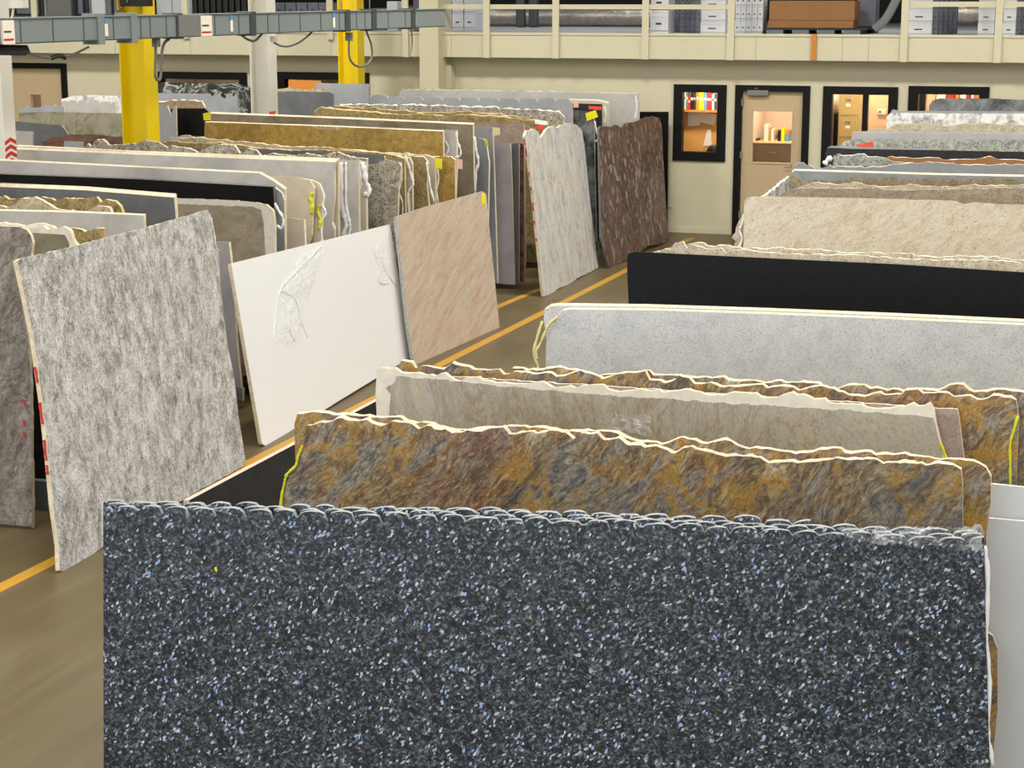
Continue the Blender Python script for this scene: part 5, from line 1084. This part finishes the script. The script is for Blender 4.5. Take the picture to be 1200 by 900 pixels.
bm = bmesh.new(); tube(bm, smoothline([at_y(16, 8, 15.9), at_y(15.5, 14, 15.9), at_y(14, 20, 15.9), at_y(10, 25, 15.9)]), .012, 8); link('cable', bm, M['whitep'], o)
bpy.context.view_layer.update()
c_ = bpy.data.objects['cable.007'] if 'cable.007' in bpy.data.objects else None

# ------------------------------------------------------------------ lights
def area(name, loc, sx, sy, power, col, rot=(0, 0, 0)):
    l = bpy.data.lights.new(name, 'AREA'); l.shape = 'RECTANGLE'; l.size = sx; l.size_y = sy; l.energy = power; l.color = col
    o = bpy.data.objects.new(name, l); COL.objects.link(o); o.location = loc; o.rotation_euler = rot; return o
def lamp(X, Y, sx, sy, P_, name, lab, grp):
    area('bay_light', (X, Y, 7.4), sx, sy, P_, (1.0, .955, .875))
    o = link(name, newbox(-sx / 2 - .05, sx / 2 + .05, -sy / 2 - .05, sy / 2 + .05, 7.42, 7.56, bev=.02), M['whitep']); o.location = (X, Y, 0); tag(o, lab, 'lamp', grp)
    for q in (-1, 1): link('stem', newbox(-.03, .03, q * sy * .35 - .03, q * sy * .35 + .03, 7.56, 7.98), M['steel_grey'], o)
for X in (-16.5, -11, -5.4, .2, 5.6):
    lamp(X, 19.9, 1.0, 1.0, 330, 'bay_lamp', 'square white high bay lamp hanging under the ceiling near the mezzanine', 'high bay lamps')
    lamp(X, 8.0, .5, 15.0, 560, 'soft_strip_lamp', 'unseen white strip lamp under the ceiling, made long to soften shadows on the slabs', 'strip lamps')  # unseen lamps, stretched along the rows for soft shadows on the slabs
area('frontal_fill', (-5, -7.0, 4.2), 14, 5, 520, (.86, .93, 1.0), (math.radians(90), 0, 0))  # added cool fill behind the camera, brightens the slab faces
for (X, P_) in ((-4.45, 8), (-3.2, 16), (-2.0, 16), (-13.4, 8), (-16.4, 20), (-11.4, 6)):
    area('office_light', (X, 26.2, 2.62), .4, .2, P_, (1.0, .88, .72))  # fill lights added just behind the glass, where partitions block the room lights
area('office_light', (-5.5, 26.03, 2.22), .5, .08, 15, (1.0, .88, .72))  # hidden fill added to brighten the board below the bookshelf
for (X, P_) in ((-5.5, 20), (-4.4, 55), (-3.2, 60), (-1.6, 45), (-13.4, 12), (-16.4, 30)):
    area('office_light', (X, 27.25, 2.6), .5, .8, P_ * .5, (1.0, .88, .72))
for X in (-14, -8, -3): area('store_light', (X, 30, 6.5), 1.5, 1.5, 60, (.95, .97, 1.0))
w = bpy.data.worlds.new('daylight'); scene.world = w; w.use_nodes = True
w.node_tree.nodes['Background'].inputs[0].default_value = (.86, .93, 1.0, 1); w.node_tree.nodes['Background'].inputs[1].default_value = .9
vs = scene.view_settings; vs.view_transform = 'Standard'; vs.look = 'None'; vs.gamma = 1; vs.use_curve_mapping = False; vs.exposure = 0.0
